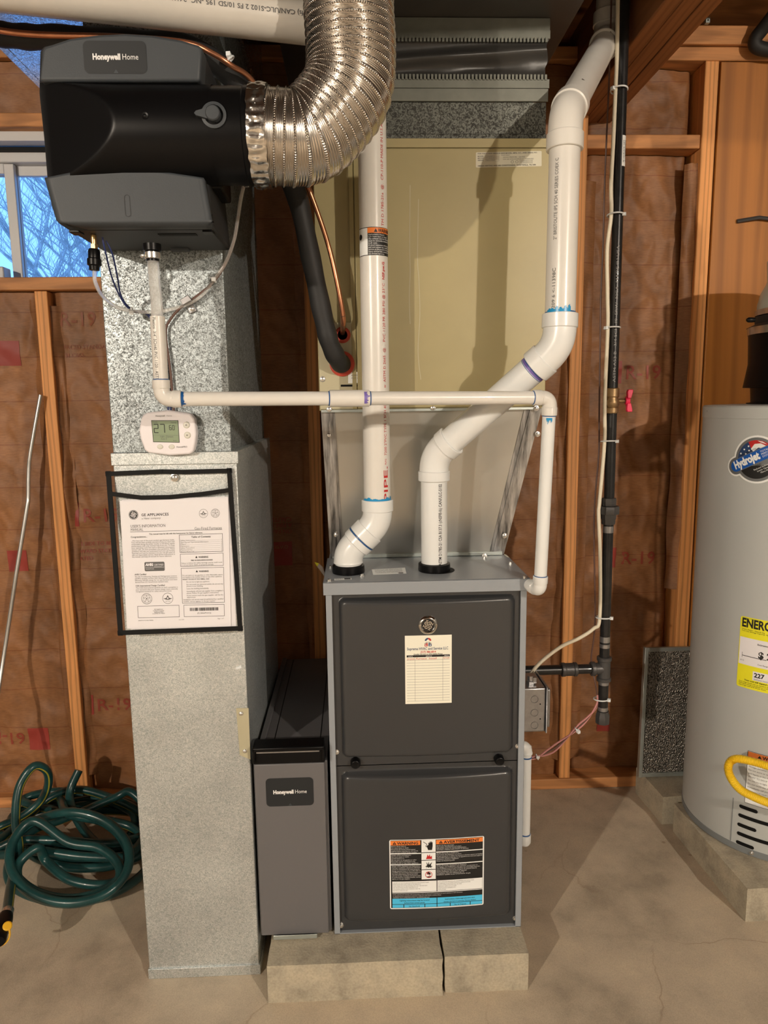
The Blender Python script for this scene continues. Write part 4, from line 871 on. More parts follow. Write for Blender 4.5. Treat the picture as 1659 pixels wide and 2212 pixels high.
cert(905, 1232, 48, 'flame'); cert(1035, 1232, 48, 'star')
mt("USER'S INFORMATION", 100, 1100, 44, w=380); mt('MANUAL', 100, 1064, 42, w=135); mt('Gas-Fired Furnaces', 800, 1058, 42, w=300); P.rect(95, 1052, 1105, 1056, INK, 1)
mt('This manual must be left with the homeowner for future reference.', 300, 1018, 22, w=590, bold=.025)
mt('Congratulations...', 98, 990, 26, w=180, bold=.02)
for i, s_ in enumerate(['...We have one of the most modern gas furnaces made.', 'Your unit has been carefully selected to keep you warm and', 'comfortable during the winter months. It will deliver superb', 'performance with only minimal help from you. To keep', 'your operating costs low and to eliminate unnecessary', 'service calls, we have provided a few guidelines. These', 'guidelines will help you understand how your gas furnace', 'operates and how to maintain it so you can get years of', 'safe and dependable service. Read all the instructions in', 'this manual, and keep all manuals for future reference.']): mt(s_, 100, 950-19.5*i, 21, w=475 if i < 9 else 440)
P.rrect(232, 622, 455, 722, 14, 'grey_ink', 1); P.text('AHRI', 245, 680, 40, 'paper', w=85, bold=.05); P.text('CERTIFIED', 337, 680, 28, 'paper', w=105); P.rect(240, 662, 448, 665, 'paper', 2); P.text('www.ahridirectory.org', 337, 668, 9, 'paper'); P.text('Residential Furnaces', 245, 642, 16, 'paper', w=90)
mt('AHRI Certified', 118, 582, 23, w=130, bold=.025)
for i, s_ in enumerate(['The Air-Conditioning, Heating and Refrigeration Institute', '(AHRI) symbol verifies that Annual Fuel Utilization', 'Efficiency (AFUE) ratings for our gas furnaces have been', 'derived from U.S. Government standard tests.']): mt(s_, 118, 558-20*i, 21, w=470 if i < 3 else 370)
mt('CSA International Design Certified', 122, 458, 23, w=325, bold=.025)
for i, s_ in enumerate(['The CSA International symbols on each nameplate is', 'your assurance that your furnace design meets nationally', 'recognized standards for safety and performance.']): mt(s_, 122, 436-20*i, 21, w=470 if i < 2 else 400)
cert(238, 322, 60, 'star'); cert(475, 322, 60, 'flame')
P.frame(130, 115, 600, 245, 4, INK, 1); P.frame(650, 115, 1110, 245, 4, INK, 1)
for i, s_ in enumerate(['GE Appliances', 'A Haier Company', 'Appliance Park', 'Louisville, KY 40225']): P.text(s_, 365, 200-15.5*i, 17, 'black_ink' if i < 3 else 'grey_ink', 'CENTER')
x_ = 720; rb = random.Random(5)
while x_ < 1040: w_ = rb.choice((3, 5, 8, 11)); P.rect(x_, 178, x_+w_, 212, INK, 2); x_ += w_+rb.choice((3, 4, 7))
P.text('(P) 506679-01Q', 880, 145, 24, 'grey_ink', 'CENTER')
mt('506679-01Q (Rev 00/00)', 130, 82, 14, w=170); mt('Issue 2305', 590, 82, 14); mt('Page 1 of 7', 1030, 84, 16, w=72)
P.frame(630, 815, 1110, 1010, 4, INK, 1); P.text('Table of Contents', 870, 972, 29, INK, 'CENTER', bold=.015)
for i, (s_, n_) in enumerate((('Safety Instructions', '2'), ('Start-Up and Operational Information', '3'), ('Filters', '4'), ('Maintenance', '4'), ('Safety Precautions', '5'), ('Planned Service', '6'), ('Repair Parts List', '7'))):
    y_ = 940-20.5*i; w_ = len(s_)*8.6; mt(s_, 642, y_, 20, w=w_); P.rect(642+w_+8, y_+1, 1080, y_+3, 'pale_grey_ink', 1); mt(n_, 1090, y_, 19)
P.frame(632, 662, 1112, 800, 4, INK, 1)
def wtri(x, y): P.poly([(x-13, y), (x+13, y), (x, y+24)], INK, 2)
wtri(812, 752); P.text('WARNING', 835, 752, 26, INK, w=110, bold=.03); P.text('FIRE OR EXPLOSION HAZARD', 872, 722, 18, INK, 'CENTER', bold=.03)
mt('Failure to follow the safety warnings exactly could result', 642, 693, 20, w=455); mt('in serious injury, death, or property damage.', 642, 673, 20, w=360)
P.frame(636, 262, 1114, 646, 4, INK, 1); wtri(812, 598); P.text('WARNING', 835, 598, 26, INK, w=110, bold=.03)
for x0_, y_, s_, w_ in ((648, 560, 'Do not store or use gasoline or other flammable vapors', 450), (648, 540, 'and liquids in the vicinity of this or any other appliance.', 445), (648, 516, 'WHAT TO DO IF YOU SMELL GAS', 300), (690, 488, 'Do not try to light any appliance.', 260), (690, 460, 'Do not touch any electrical switch; do not use any', 410), (690, 441, 'phone in your building.', 185), (690, 415, 'Leave the building immediately.', 250), (690, 386, 'Immediately call your gas supplier from a neighbor\'s', 412), (690, 366, 'phone. Follow the gas supplier\'s instructions.', 360), (690, 340, 'If you cannot reach the gas supplier, call the fire', 410), (690, 320, 'department.', 100), (650, 296, 'Installation and service must be performed by a qualified', 450), (650, 276, 'installer, service agency, or the gas supplier.', 360)): mt(s_, x0_, y_, 20, w=w_, bold=.025 if 'WHAT' in s_ else 0)
P.build('printed_page', parent=mn, recalc=False)
# ================================================================== plastic pipe runs
def elbow(parent, C, d1, d2, r, t, hub, m='pvc_bright', hubr=None, n=40, name='elbow'):
    C, d1, d2 = V(C), V(d1).normalized(), V(d2).normalized(); hr = hubr or r*1.19; br = r*1.1
    P = []; R = []
    for s, q in ((t+hub, hr-.0012), (t+hub-.0012, hr), (t+.001, hr), (t-.0004, br)): P.append(C-d1*s); R.append(q)
    a, b = C-d1*t*.98, C+d2*t*.98
    for i in range(1, 12): u = i/12; P.append(a*(1-u)**2+C*2*u*(1-u)+b*u*u); R.append(br)
    for s, q in ((t-.0004, br), (t+.001, hr), (t+hub-.0012, hr), (t+hub, hr-.0012)): P.append(C+d2*s); R.append(q)
    return MB().tube(P, R, n).build(name, m, parent, angle=40)
def ring_at(parent, p, d, r, w, m='primer_blue', name='primer_ring', n=40):
    return MB().tube([V(p)-V(d)*w/2, V(p)+V(d)*w/2], r, n).build(name, m, parent)
def pipe(parent, a, b, r, m='pvc', n=40, name='pipe_length'): return MB().cyl(a, b, r, n).build(name, m, parent)
def blotch(parent, fn, w, h_, m, sd, name='primer_smear'):
    rnd = random.Random(sd); k = 26; P = Print(fn, step=.004)
    for i in range(k):
        x0 = -w/2+w*i/k; t_ = h_*(.35+.65*abs(noise.noise(V((i*.23, sd, 0)))*1.6)); P.rect(x0, 0, x0+w/k*1.02, t_, m, 1)
    return P.build(name, parent=parent, recalc=False)
R2 = .03015
# intake: left collar, two eighth bends, long upright
iy = .085; x2 = at(811, 800, iy).x
z1 = at(752, 1192, iy).z; z2 = at(812, 1128, iy).z
c0 = V((CP[0].x, iy, FZ1)); c1 = V((CP[0].x, iy, z1)); c2 = V((x2, iy, z2)); up_ = V((0, 0, 1)); dg = (c2-c1).normalized()
it = thing('intake_pipe', 'straight white plastic vent pipe with red print left of the coil cabinet', 'pipe', c0)
pipe(it, c0, c1-V((0, 0, .01)), R2, 'pvc_bright')
L12 = (c2-c1).length
elbow(it, c1, up_, dg, R2, .022, .004, hubr=R2*1.12); elbow(it, c2, dg, up_, R2, .026, .026)
MB().tube([c1+dg*.024, c1+dg*.026, c2-dg*.056, c2-dg*.054], [R2*1.1, R2*1.2, R2*1.2, R2*1.1], 40).build('hub', 'pvc_bright', it, angle=40)
ring_at(it, c2-dg*.0535, dg, R2*1.2, .002)
zt = c2.z+.052; pipe(it, (x2, iy, zt-.03), (x2, iy, 2.19), R2)
ring_at(it, (x2, iy, zt+.0012), up_, R2*1.01, .004)
blotch(it, lambda x, y, l=0: cyl_fn((x2, iy, zt), up_, R2, (0, -1, 0), .0004)(y, -x, l+1), .088, .010, 'primer_light', 4)
def vt(s_, py, px_end, size, ink='red_ink', **k):
    P = Print(cyl_fn((x2, iy, zt), up_, R2, (.62, -.78, 0), .0003)); z0_ = at(826, py, iy-R2*.8).z-zt; z1_ = at(826, px_end, iy-R2*.8).z-zt; P.text(s_, z0_, -size*.35, size, ink, w=z1_-z0_, **k); P.build('pipe_print', parent=it, recalc=False)
vt('PIPE.', 1086, 1010, .016, bold=.01); vt('PLFG', 1004, 992, .006); vt('7200 2"PVC TYPE 1 SCH 40', 984, 874, .0092); vt('w  ASTM D 2665  @. .  PVC 1120 PR 280 PSI @ 23\u00b0C', 838, 612, .0092); vt('NSF.pw.G', 604, 566, .0085, bold=.03); vt('TM D 1785-21a  @.  CP-110-P MADE IN U.S.A. 03', 488, 250, .0092)
za, zb2 = at(808, 551, iy-R2).z, at(808, 490, iy-R2).z; hh = zb2-za
cf = cyl_fn((x2, iy, za), up_, R2+.0003, (0, -1, 0), .0003); P = Print(lambda x, y, l=0: cf(y, -x, l), step=.006)
P.rect(-.044, 0, .046, hh, 'label_white', 0); P.frame(-.044, 0, .046, hh, .0012, 'black_ink', 1); P.rect(-.0135, .001, .046, hh-.001, 'black_ink', 1); P.rect(-.0135, hh-.012, .046, hh-.0012, 'orange_ink', 2)
P.text('WARNING', .009, hh-.0105, .0105, 'black_ink', bold=.03, w=.038, lay=3); P.poly([(.0, hh-.0105), (.008, hh-.0105), (.004, hh-.003)], 'black_ink', 3)
for i, s_ in enumerate(['Asphyxiation Hazard', 'Can cause injury or death.', 'The exhaust vent for this furnace', 'must be correctly connected to the vent', 'in all cases.', 'A visual inspection of the vent', 'and vent system by a qualified', 'service professional is needed. To avoid', 'injury and be fully covered see', 'the limited warranty.']): P.text(s_, -.0115, hh-.0165-.0043*i, .0042, 'white_ink', lay=3)
P.disc(-.034, hh-.018, .006, 'black_ink', 1); P.poly([(-.042, hh*.2), (-.03, hh*.16), (-.026, hh*.42), (-.038, hh*.5)], 'label_white', 1)
P.build('warning_label', parent=it, recalc=False)
# exhaust: from the middle collar, out to the right, up past the coil and back to the beam
e0 = V((CP[1].x, CP[1].y, FZ1)); E1 = V((CP[1].x, CP[1].y, at(936, 985, .085).z)); E2 = at(1208, 748, -.055); E3 = at(1222, 247, -.045); E4 = at(1312, 85, .375); E5 = V((E4.x+.002, E4.y, 2.42))
vp = thing('exhaust_pipe', 'thick white plastic vent pipe zigzagging in front of the right side of the coil cabinet', 'pipe', e0)
pipe(vp, e0, E1-V((0, 0, .03)), R2, 'pvc_bright')
D12, D23, D34, D45 = (E2-E1).normalized(), (E3-E2).normalized(), (E4-E3).normalized(), (E5-E4).normalized()
elbow(vp, E1, up_, D12, R2, .034, .022); elbow(vp, E2, D12, D23, R2, .036, .028); elbow(vp, E3, D23, D34, R2, .036, .03, 'pvc'); elbow(vp, E4, D34, D45, R2, .03, .03, 'pvc')
pipe(vp, E1+D12*.03, E2-D12*.03, R2, 'pvc_bright'); pipe(vp, E2+D23*.03, E3-D23*.03, R2); pipe(vp, E3+D34*.03, E4-D34*.03, R2); pipe(vp, E4+D45*.03, E5, R2, 'pvc_old')
ring_at(vp, E2-D12*.0655, D12, R2*1.012, .0025); ring_at(vp, E2-D12*.0735, D12, R2*1.01, .0012, 'primer_blue'); ring_at(vp, E2-D12*.069, D12, R2*1.008, .006, 'primer_purple')
ring_at(vp, E2+D23*.0655, D23, R2*1.012, .003)
blotch(vp, lambda x, y, l=0: cyl_fn(E2+D23*.064, D23, R2, (0, -1, 0), .0004)(y, .012-x, l+1), .05, .016, 'primer_light', 9)
P = Print(cyl_fn(e0, up_, R2, (.35, -.9, 0), .0003)); a = at(948, 1222, .055).z-FZ1; b = at(948, 1046, .055).z-FZ1
P.text('ASTM D1785-21 CSA B137.3 (cNSF\u00ae-fs) CAN/ULC-S102', a, -.003, .0108, 'black_ink', w=b-a, bold=.012); P.build('pipe_print', parent=vp, recalc=False)
for s_, p0, p1 in (('0209 6 <-11398C', 674, 580), ('2" BRISTOLITE IPS SCH 40 SERIES COEX C', 518, 340)):
    P = Print(cyl_fn(E2, D23, R2, (-.7, -.72, 0), .0003)); a = at(1185, p0, -.075).z-E2.z; b = at(1185, p1, -.075).z-E2.z; P.text(s_, a, -.004, .0098, 'grey_ink', w=b-a); P.build('pipe_print', parent=vp, recalc=False)
P = Print(cyl_fn(E3, D34, R2, (-.5, -.8, .3), .0003)); P.text('COEX PIPE ASTM F-891', .075, .004, .008, 'pale_grey_ink', w=.1); P.build('pipe_print', parent=vp, recalc=False); P = Print(cyl_fn(E3, D34, R2, (-.5, -.8, .3), .0003)); P.text('v', .12, -.022, .012, 'black_ink', bold=.03); P.build('pipe_print', parent=vp, recalc=False)
# drain line, three-quarter inch
RD = .0134; dY = -.165
g0 = at(340, 684, dY); g1 = at(350, 862, dY); g2 = at(1188, 859, -.068); g3 = at(1166, 1275, -.045)
dp_ = thing('drain_pipe', 'thin white plastic drain pipe running level from the humidifier to the right of the furnace', 'pipe', g3)
Da, Db, Dc = (g1-g0).normalized(), (g2-g1).normalized(), (g3-g2).normalized()
elbow(dp_, g1, Da, Db, RD, .019, .016, 'pvc'); elbow(dp_, g2, Db, Dc, RD, .019, .017, 'pvc')
pipe(dp_, g0, g1-Da*.02, RD); pipe(dp_, g1+Db*.02, g2-Db*.02, RD); pipe(dp_, g2+Dc*.02, g3-Dc*.015, RD, 'pvc_bright')
bk = V((-.28, .95, .05)).normalized(); elbow(dp_, g3, Dc, bk, RD, .016, .016, 'pvc_bright'); pipe(dp_, g3+bk*.02, g3+bk*.06, RD, 'pvc_bright')
k0, k1 = at(711, 857, -.12), at(797, 857, -.11); t0 = (k0-g1).dot(Db); t1 = (k1-g1).dot(Db)
MB().tube([g1+Db*t0, g1+Db*(t0+.001), g1+Db*(t1-.001), g1+Db*t1], [RD*1.12, RD*1.2, RD*1.2, RD*1.12], 32).build('coupling', 'pvc', dp_, angle=40)
for p, d_ in ((g1-Da*.0355, Da), (g1+Db*.0355, Db), (g1+Db*(t0-.001), Db), (g1+Db*(t1+.001), Db), (g2-Db*.0365, Db), (g2+Dc*.0365, Dc), (g3-Dc*.0325, Dc)): ring_at(dp_, p, d_, RD*1.05, .0022)
blotch(dp_, lambda x, y, l=0: cyl_fn(g1+Db*.036, Db, RD, (0, -1, .2), .0003)(y, x, l+1), .03, .01, 'primer_blue', 12)
blotch(dp_, lambda x, y, l=0: cyl_fn(g1+Db*(t1-.012), Db, RD*1.2, (0, -1, .1), .0003)(y, x, l+1), .024, .014, 'primer_purple', 15)
blotch(dp_, lambda x, y, l=0: cyl_fn(g2+Dc*.04, Dc, RD, (-.2, -1, 0), .0003)(y, x, l+1), .012, .012, 'primer_light', 17)
P = Print(cyl_fn(g0, Da, RD, (-.2, -1, 0), .0003)); P.text('Plastics  3/4" SCH40 PVC 1120 : ASTM-D', .002, -.003, .0078, 'grey_ink', w=.12); P.build('pipe_print', parent=dp_, recalc=False)
# clear hose from the spud into the drain
MB().tube(spline([V((dsp.x, dsp.y, at(331, 562, -.15).z)), at(333, 600, -.155), at(338, 650, -.162), g0-Da*-.004], 6), .0105, 20).build('clear_drain_hose', 'clear_vinyl', label='short clear vinyl hose from the humidifier drain into the white pipe', cat='hose')
# short trap drain at the side of the furnace
s0, s1 = at(1137, 1612, .16), at(1134, 1810, .16); s1.x = s0.x
sd_ = thing('side_drain_pipe', 'short white plastic drain pipe hanging along the right side of the furnace', 'pipe', s1)
pipe(sd_, s0, s1, RD, 'pvc_bright'); elbow(sd_, s0, (0, 0, 1), (-1, .0, .0), RD, .014, .006, 'pvc_bright'); pipe(sd_, s0+V((-.012, 0, 0)), (FW, s0.y, s0.z), RD, 'pvc_bright'); ring_at(sd_, s0-V((0, 0, .028)), (0, 0, 1), RD*1.08, .003)
MB().lathe((s1.x, s1.y, s1.z+.012), (0, 0, -1), [(RD*1.05, 0), (RD*1.2, .001), (RD*1.2, .022), (RD*.9, .029), (RD*.4, .032)], 28).build('end_cap', 'pvc_bright', sd_); ring_at(sd_, s1+V((0, 0, .013)), (0, 0, 1), RD*1.07, .003)
P = Print(cyl_fn(s1, up_, RD, (-.75, -.65, 0), .0003)); P.text('3/4" SCH40 PVC 1120 ASTM D1785 CSA B137.3', .03, -.003, .0062, 'grey_ink', w=.15); P.build('pipe_print', parent=sd_, recalc=False)
# ================================================================== coil cabinet, transition, plenum
CX0, CX1, CY, CZ0, CZ1 = -.2335, .300, .18, 1.318, 1.905
cc = thing('coil_cabinet', 'tan sheet-metal evaporator coil cabinet above the furnace', 'cabinet', (.03, .45, CZ0))
box('shell', 'coil_tan', cc, CX0, CX1, CY, .705, CZ0, CZ1+.012, .002)
px_ = at(768, 600, CY).x
box('front_panel', 'coil_tan', cc, px_, CX1, CY-.006, CY-.0005, CZ0+.005, at(1000, 322, CY).z, .002)
box('top_rail', 'coil_tan', cc, CX0, CX1, CY-.004, CY-.0005, at(1000, 320, CY).z, CZ1+.012, .001)
box('access_plate', 'coil_tan_light', cc, CX0+.002, px_-.004, CY-.0035, CY-.0005, CZ0+.004, at(720, 697, CY).z, .001)
box('left_stile', 'coil_tan', cc, px_-.012, px_-.0015, CY-.0045, CY-.0005, CZ0+.004, CZ1, .001)
for px, py, r in ((740, 724, .0185), (739, 786, .029)):
    p = at(px, py, CY); MB().lathe((p.x, CY-.0035, p.z), (0, -1, 0), [(r, 0), (r, .003), (r*.8, .006), (r*.62, .006), (r*.6, .0)], 28).build('grommet', 'red_rubber', cc)
p = at(697, 819, CY); screw(cc, (p.x, CY-.0035, p.z), r=.0052)
a, b = at(736, 831, CY), at(778, 835, CY); box('slot', 'black_matte', cc, a.x, b.x, CY-.0038, CY-.0034, b.z, a.z)
q = [at(1028, 329, CY-.0064), at(1170, 326, CY-.0064), at(1170, 359, CY-.0064), at(1028, 362, CY-.0064)]; P = Print(quad_fn(*q, 540, 130, .0002)); P.rrect(0, 0, 540, 130, 8, 'label_tan', 0)
P.text('FOR PARTS AND SERVICE GIVE MODEL, MFG. NO., AND SERIAL NO.', 14, 112, 15, 'grey_ink', w=490, bold=.02)
for i, s_ in enumerate(('MODEL', 'MFG NO', 'SERIAL')): P.text(s_, 14, 90-17*i, 14, 'grey_ink', w=50, bold=.02); P.frame(78, 86-17*i, 190, 103-17*i, 1, 'grey_ink', 1)
for i, s_ in enumerate(('CCA36FCC', 'P1180903C', '9604144903')): P.text(s_, 84, 90-17*i, 12, 'grey_ink', w=70)
P.text('R-22 ONLY', 210, 96, 13, 'grey_ink', w=70); P.text('DESIGN PRESSURE    250 PSIG', 222, 78, 13, 'grey_ink', w=180); P.text('FOR USE WITH MAXIMUM OF TXAAAX R22', 222, 61, 13, 'grey_ink', w=250)
P.ring(298, 42, 12, 2, 'black_ink', 1, 14); P.ring(336, 42, 12, 2, 'black_ink', 1, 14)
for i in range(4): P.text('LISTED REFRIGERATION COIL', 356, 50-8*i, 7, 'grey_ink', w=110)
P.text('AMANA HEATING AND AIR CONDITIONING, FAYETTEVILLE, TN, USA', 14, 8, 16, 'black_ink', w=480, bold=.02); P.build('rating_label', parent=cc, recalc=False)
q = [at(752, 804, CY-.0042), at(790, 803, CY-.0042), at(790, 827, CY-.0042), at(752, 828, CY-.0042)]; P = Print(quad_fn(*q, 170, 100, .0002)); P.rect(0, 0, 170, 100, 'label_white', 0); P.text('A DRAFT TUBE', 30, 64, 20, 'grey_ink'); P.text('MUST BE PLUGGED', 30, 38, 20, 'grey_ink'); P.build('notice_label', parent=cc, recalc=False)
for sd2, pts_ in ((1, ((886, 400), (885, 520), (886, 590), (884, 640), (886, 700))), (2, ((904, 430), (902, 560), (905, 605), (907, 680), (903, 760), (909, 820)))):
    P = Print(lambda x, y, l=0: V((x, CY-.0062-.0002*l, y))); q = [at(a_, b_, CY-.006) for a_, b_ in pts_]; q = spline(q, 5)
    P.stroke([(a_.x, a_.z) for a_ in q], .0016, 'coil_tan_light', 1); P.build('dried_drip', parent=cc, recalc=False)
tr = thing('transition_plenum', 'flared shiny sheet-metal transition between furnace top and coil cabinet', 'duct', (0, .45, FZ1))
b0, b1, t0_, t1_ = V((-.2185, .232, FZ1+.001)), V((.2185, .236, FZ1+.001)), V((CX0+.003, CY+.012, CZ0)), V((CX1-.003, CY+.012, CZ0))
MB('sheet_metal').add([b0, b1, t1_, t0_, b0+V((0, .46, 0)), b1+V((0, .46, 0)), t1_+V((0, .49, 0)), t0_+V((0, .49, 0))], [(0, 1, 2, 3), (1, 5, 6, 2), (5, 4, 7, 6), (4, 0, 3, 7)]).build('shell', parent=tr)
def slant(x0, x1, name, m, lift=.003):
    # strip between fractions x0..x1 of the front face
    L_ = lambda k, a, b: a*(1-k)+b*k
    dn = V((0, -lift, 0)); q = [L_(x0[0], b0, b1)+dn, L_(x1[0], b0, b1)+dn, L_(x1[1], t0_, t1_)+dn, L_(x0[1], t0_, t1_)+dn]
    return MB().prism(q, (0, lift*.9, 0)).build(name, m, tr)
slant((.0, .0), (.075, .062), 'seam_flange', 'sheet_streaked'); slant((.915, .92), (1.0, 1.0), 'seam_flange', 'sheet_streaked')
slant((.045, .04), (.062, .052), 'seam_fold', 'sheet_streaked', .006); slant((.93, .945), (.955, .965), 'seam_fold', 'sheet_streaked', .006)
zf = at(935, 888, CY).z; MB('tin').box(CX0+.004, CX1-.02, CY-.004, CY+.010, zf, CZ0+.003).build('top_flange', parent=tr, bevel=.001)
MB('tin').box(-.214, .214, .2285, .2335, FZ1+.0005, FZ1+.010).build('bottom_flange', parent=tr, bevel=.001)
for px, py in ((711, 884), (935, 881), (1158, 882)): p = at(px, py, CY-.004); screw(tr, (p.x, CY-.004, p.z), r=.005)
for px, py, k in ((711, 940, .197), (727, 1155, .22), (1161, 938, .19), (1090, 1157, .22), (1046, 1200, .226)): p = at(px, py, k); screw(tr, (p.x, k+.001, p.z), r=.005)
pl = thing('supply_plenum', 'galvanized supply collar with black fabric connector and toothed metal strips above the coil', 'duct', (.03, .45, 1.92))
PY = .192
def pz(py, px=1000): return at(px, py, PY).z
box('galvanized_band', 'galvanized_dark', pl, CX0+.004, CX1-.006, PY+.004, .69, pz(304), pz(219), .001)
box('bottom_hem', 'galvanized_dark', pl, CX0+.003, CX1-.006, PY-.002, PY+.0035, pz(305), pz(289), .002)
box('flat_strip', 'tin_dark', pl, CX0+.003, CX1-.003, PY-.001, PY+.0035, pz(219), pz(191), .001)
def toothed(name, zlo, zhi, up):
    m = MB('tin_dark').box(CX0+.002, CX1-.002, PY-.003, PY+.003, zlo, zhi)
    x = CX0+.004
    while x < CX1-.008: m.box(x, x+.0048, PY-.0055, PY-.001, zhi-.002 if up else zlo-.008, zhi+.009 if up else zlo+.002); x += .0082
    return m.build(name, parent=pl)
toothed('lower_toothed_strip', pz(191), pz(172), True); toothed('upper_toothed_strip', pz(84), pz(66), False)
box('upper_strip', 'tin_dark', pl, CX0+.002, CX1-.002, PY-.001, .3, pz(66), pz(38), .001)
def fab(u, v):
    x = CX0+.004+(CX1-.008-CX0)*u; z = pz(172)+(pz(84)-pz(172))*v
    e = math.sin(PI*v); f = v-(.28+.5*u)            # a diagonal fold rising to the right
    return V((x-.012*e*u*(.5+.5*math.sin(v*9)), PY+.014*e*(1-.3*u)-.020*math.exp(-(f*5.5)**2)*e+.006*e*noise.noise(V((u*6, v*3, 2))), z))
MB().grid(80, 30, fab).build('fabric_connector', 'black_fabric', pl, angle=70, recalc=False)
box('fabric_side', 'black_fabric', pl, CX1-.012, CX1-.008, PY+.012, .6, pz(172), pz(84)); box('fabric_left', 'black_fabric', pl, CX0+.006, CX0+.01, PY+.016, .6, pz(172), pz(84))
tk = thing('supply_trunk_duct', 'galvanized overhead supply trunk duct, coloured dark for shade, along the ceiling', 'duct', (0, -.2, 2.19))
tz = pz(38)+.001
box('trunk_body', 'shaded_galvanized', tk, -.31, .352, -1.35, .75, tz, 2.425, .002)
MB().lathe((tx-.003, -.146, tz-.012), (0, 0, 1), [(.074, 0), (.074, .012), (.095, .0115), (.095, .0122)], 40, cap=False).build('takeoff_collar', 'tin', tk)
# ================================================================== refrigerant lines
sl = [at(-60, 66, .0), at(0, 74, -.028), at(60, 80, -.034), at(140, 82, -.034), at(300, 92, -.034), at(420, 108, -.032), at(520, 190, .02), at(590, 320, .08), at(640, 420, .105), at(672, 560, .115), at(697, 680, .118), at(712, 740, .122), at(730, 778, .145), at(740, 787, .178)]
ins = thing('insulated_suction_line', 'thick black foam-insulated refrigerant line curving down to the coil', 'pipe', (sl[-1].x, .1, 1.4))
sp_ = spline(sl, 8); MB().tube(sp_, [.0215*(1+.04*math.sin(i*.9)) for i in range(len(sp_))], 22).build('foam_sleeve', 'black_rubber', ins)
i_ = int(len(sp_)*.63); MB().tube(sp_[i_-9:i_], .0228, 22).build('sleeve_overlap', 'black_rubber', ins)
ll = [at(-60, 50, -.06), at(0, 66, -.07), at(70, 74, -.064), at(150, 77, -.06), at(260, 80, -.062), at(400, 92, -.062), at(460, 116, -.062), at(500, 142, -.05), at(545, 175, -.01), at(600, 270, .07), at(655, 380, .10), at(690, 470, .112), at(712, 540, .116), at(728, 610, .12), at(741, 680, .13), at(741, 705, .15), at(740, 719, .178)]
lq = thing('copper_liquid_line', 'thin bare copper refrigerant line beside the black insulated one', 'pipe', (ll[-1].x, .1, 1.5))
MB().tube(spline(ll, 8), .0054, 12).build('tube', 'copper', lq); MB().tube(spline(ll[-3:], 6), .0062, 12).build('brazed_end', 'copper_dull', lq)
# ================================================================== gas pipe
GY = .30; RG = .0134
gx0, gx1 = at(1303, 1500, GY), at(1345, 100, GY)
def gp(py):
    "point of the gas pipe axis seen at image height py"
    k = (py-1500)/(100-1500); return at(1303+(1345-1303)*k, py, GY)
ga = thing('gas_pipe', 'black iron gas pipe with red-handled valve right of the furnace', 'pipe', gp(1560))
def seg(a, b, r=RG, m='iron_black', name='pipe_length', n=24): return MB().cyl(gp(a), gp(b), r, n).build(name, m, ga)
top_ = gp(0); top_.z = 2.44; MB().cyl(gp(845), top_, RG, 24).build('pipe_length', 'iron_black', ga)
seg(1095, 880); seg(1425, 1125); seg(1530, 1470)
# valve
vA, vB = gp(893), gp(838); dv_ = (vB-vA)
vb = MB('brass_dull').lathe(vA, dv_, [(RG*1.1, 0), (RG*1.25, .002), (RG*1.25, .014), (RG*1.1, .016), (RG*1.35, .022), (RG*1.4, .03), (RG*1.15, .037), (RG*1.15, .04), (RG*1.3, .043), (RG*1.3, dv_.length-.002), (RG*1.1, dv_.length)], 24)
vc = gp(866); vb.cyl(vc, vc+V((.034, -.008, 0)), .0055, 12); vb = vb.build('gas_valve', parent=ga)
hc = vc+V((.036, -.009, .0)); hn = MB('red_plastic').cyl(hc-V((.005, -.001, 0)), hc+V((.006, -.001, 0)), .011, 18)
for s in (1, -1): hn.prism([hc+V((-.003, 0, s*.006)), hc+V((-.004, 0, s*.022)), hc+V((-.002, 0, s*.028)), hc+V((.010, 0, s*.028)), hc+V((.010, 0, s*.022)), hc+V((.006, 0, s*.006))], (0, -.012, 0))
hn.build('valve_handle', parent=vb, bevel=.0015, label='red tee handle')
# union, tee, couplings, drip leg
MB('iron_grey').lathe(gp(1132), gp(1070)-gp(1132), [(.0175, 0), (.0185, .003), (.0185, .012), (.0205, .016), (.0205, .034)], 8).lathe(gp(1110), up_, [(.026, 0), (.027, .002), (.027, .019), (.026, .021)], 8, a0=.2).lathe(gp(1092), up_, [(.019, 0), (.0195, .002), (.0195, .018), (.0185, .02)], 8).build('union', parent=ga)
tA, tB = gp(1471), gp(1418); tl_ = (tB-tA).length
tc_ = gp(1444); te = MB('iron_grey').lathe(tA, tB-tA, [(RG*1.25, 0), (RG*1.45, .002), (RG*1.45, .010), (RG*1.25, .012), (RG*1.25, tl_-.012), (RG*1.45, tl_-.01), (RG*1.45, tl_-.002), (RG*1.25, tl_)], 24)
le = V((-1, 0, 0)); te.lathe(tc_, le, [(RG*1.2, .0), (RG*1.2, .024), (RG*1.45, .026), (RG*1.45, .035), (RG*1.25, .037)], 24); te.build('tee', parent=ga)
MB().cyl(tc_, (FW+.001, GY, tc_.z), RG*.98, 24).build('branch_pipe', 'iron_black', ga)
cp_ = at(1229, 1445, GY).x; MB('iron_grey').lathe((cp_+.022, GY, tc_.z), le, [(RG*1.25, 0), (RG*1.42, .002), (RG*1.42, .009), (RG*1.3, .011), (RG*1.3, .032), (RG*1.42, .034), (RG*1.42, .042), (RG*1.25, .044)], 24).build('coupling', parent=ga)
MB('iron_grey').lathe(gp(1562), up_, [(.012, 0), (.0185, .001), (.0195, .003), (.0195, .022), (.0165, .030), (.0165, .036)], 8).build('drip_cap', parent=ga)
for a, b in ((1150, 1136), (1386, 1374), (1398, 1390), (1478, 1470), (1534, 1526)): seg(a, b, RG*1.03, 'zinc', 'bare_threads')
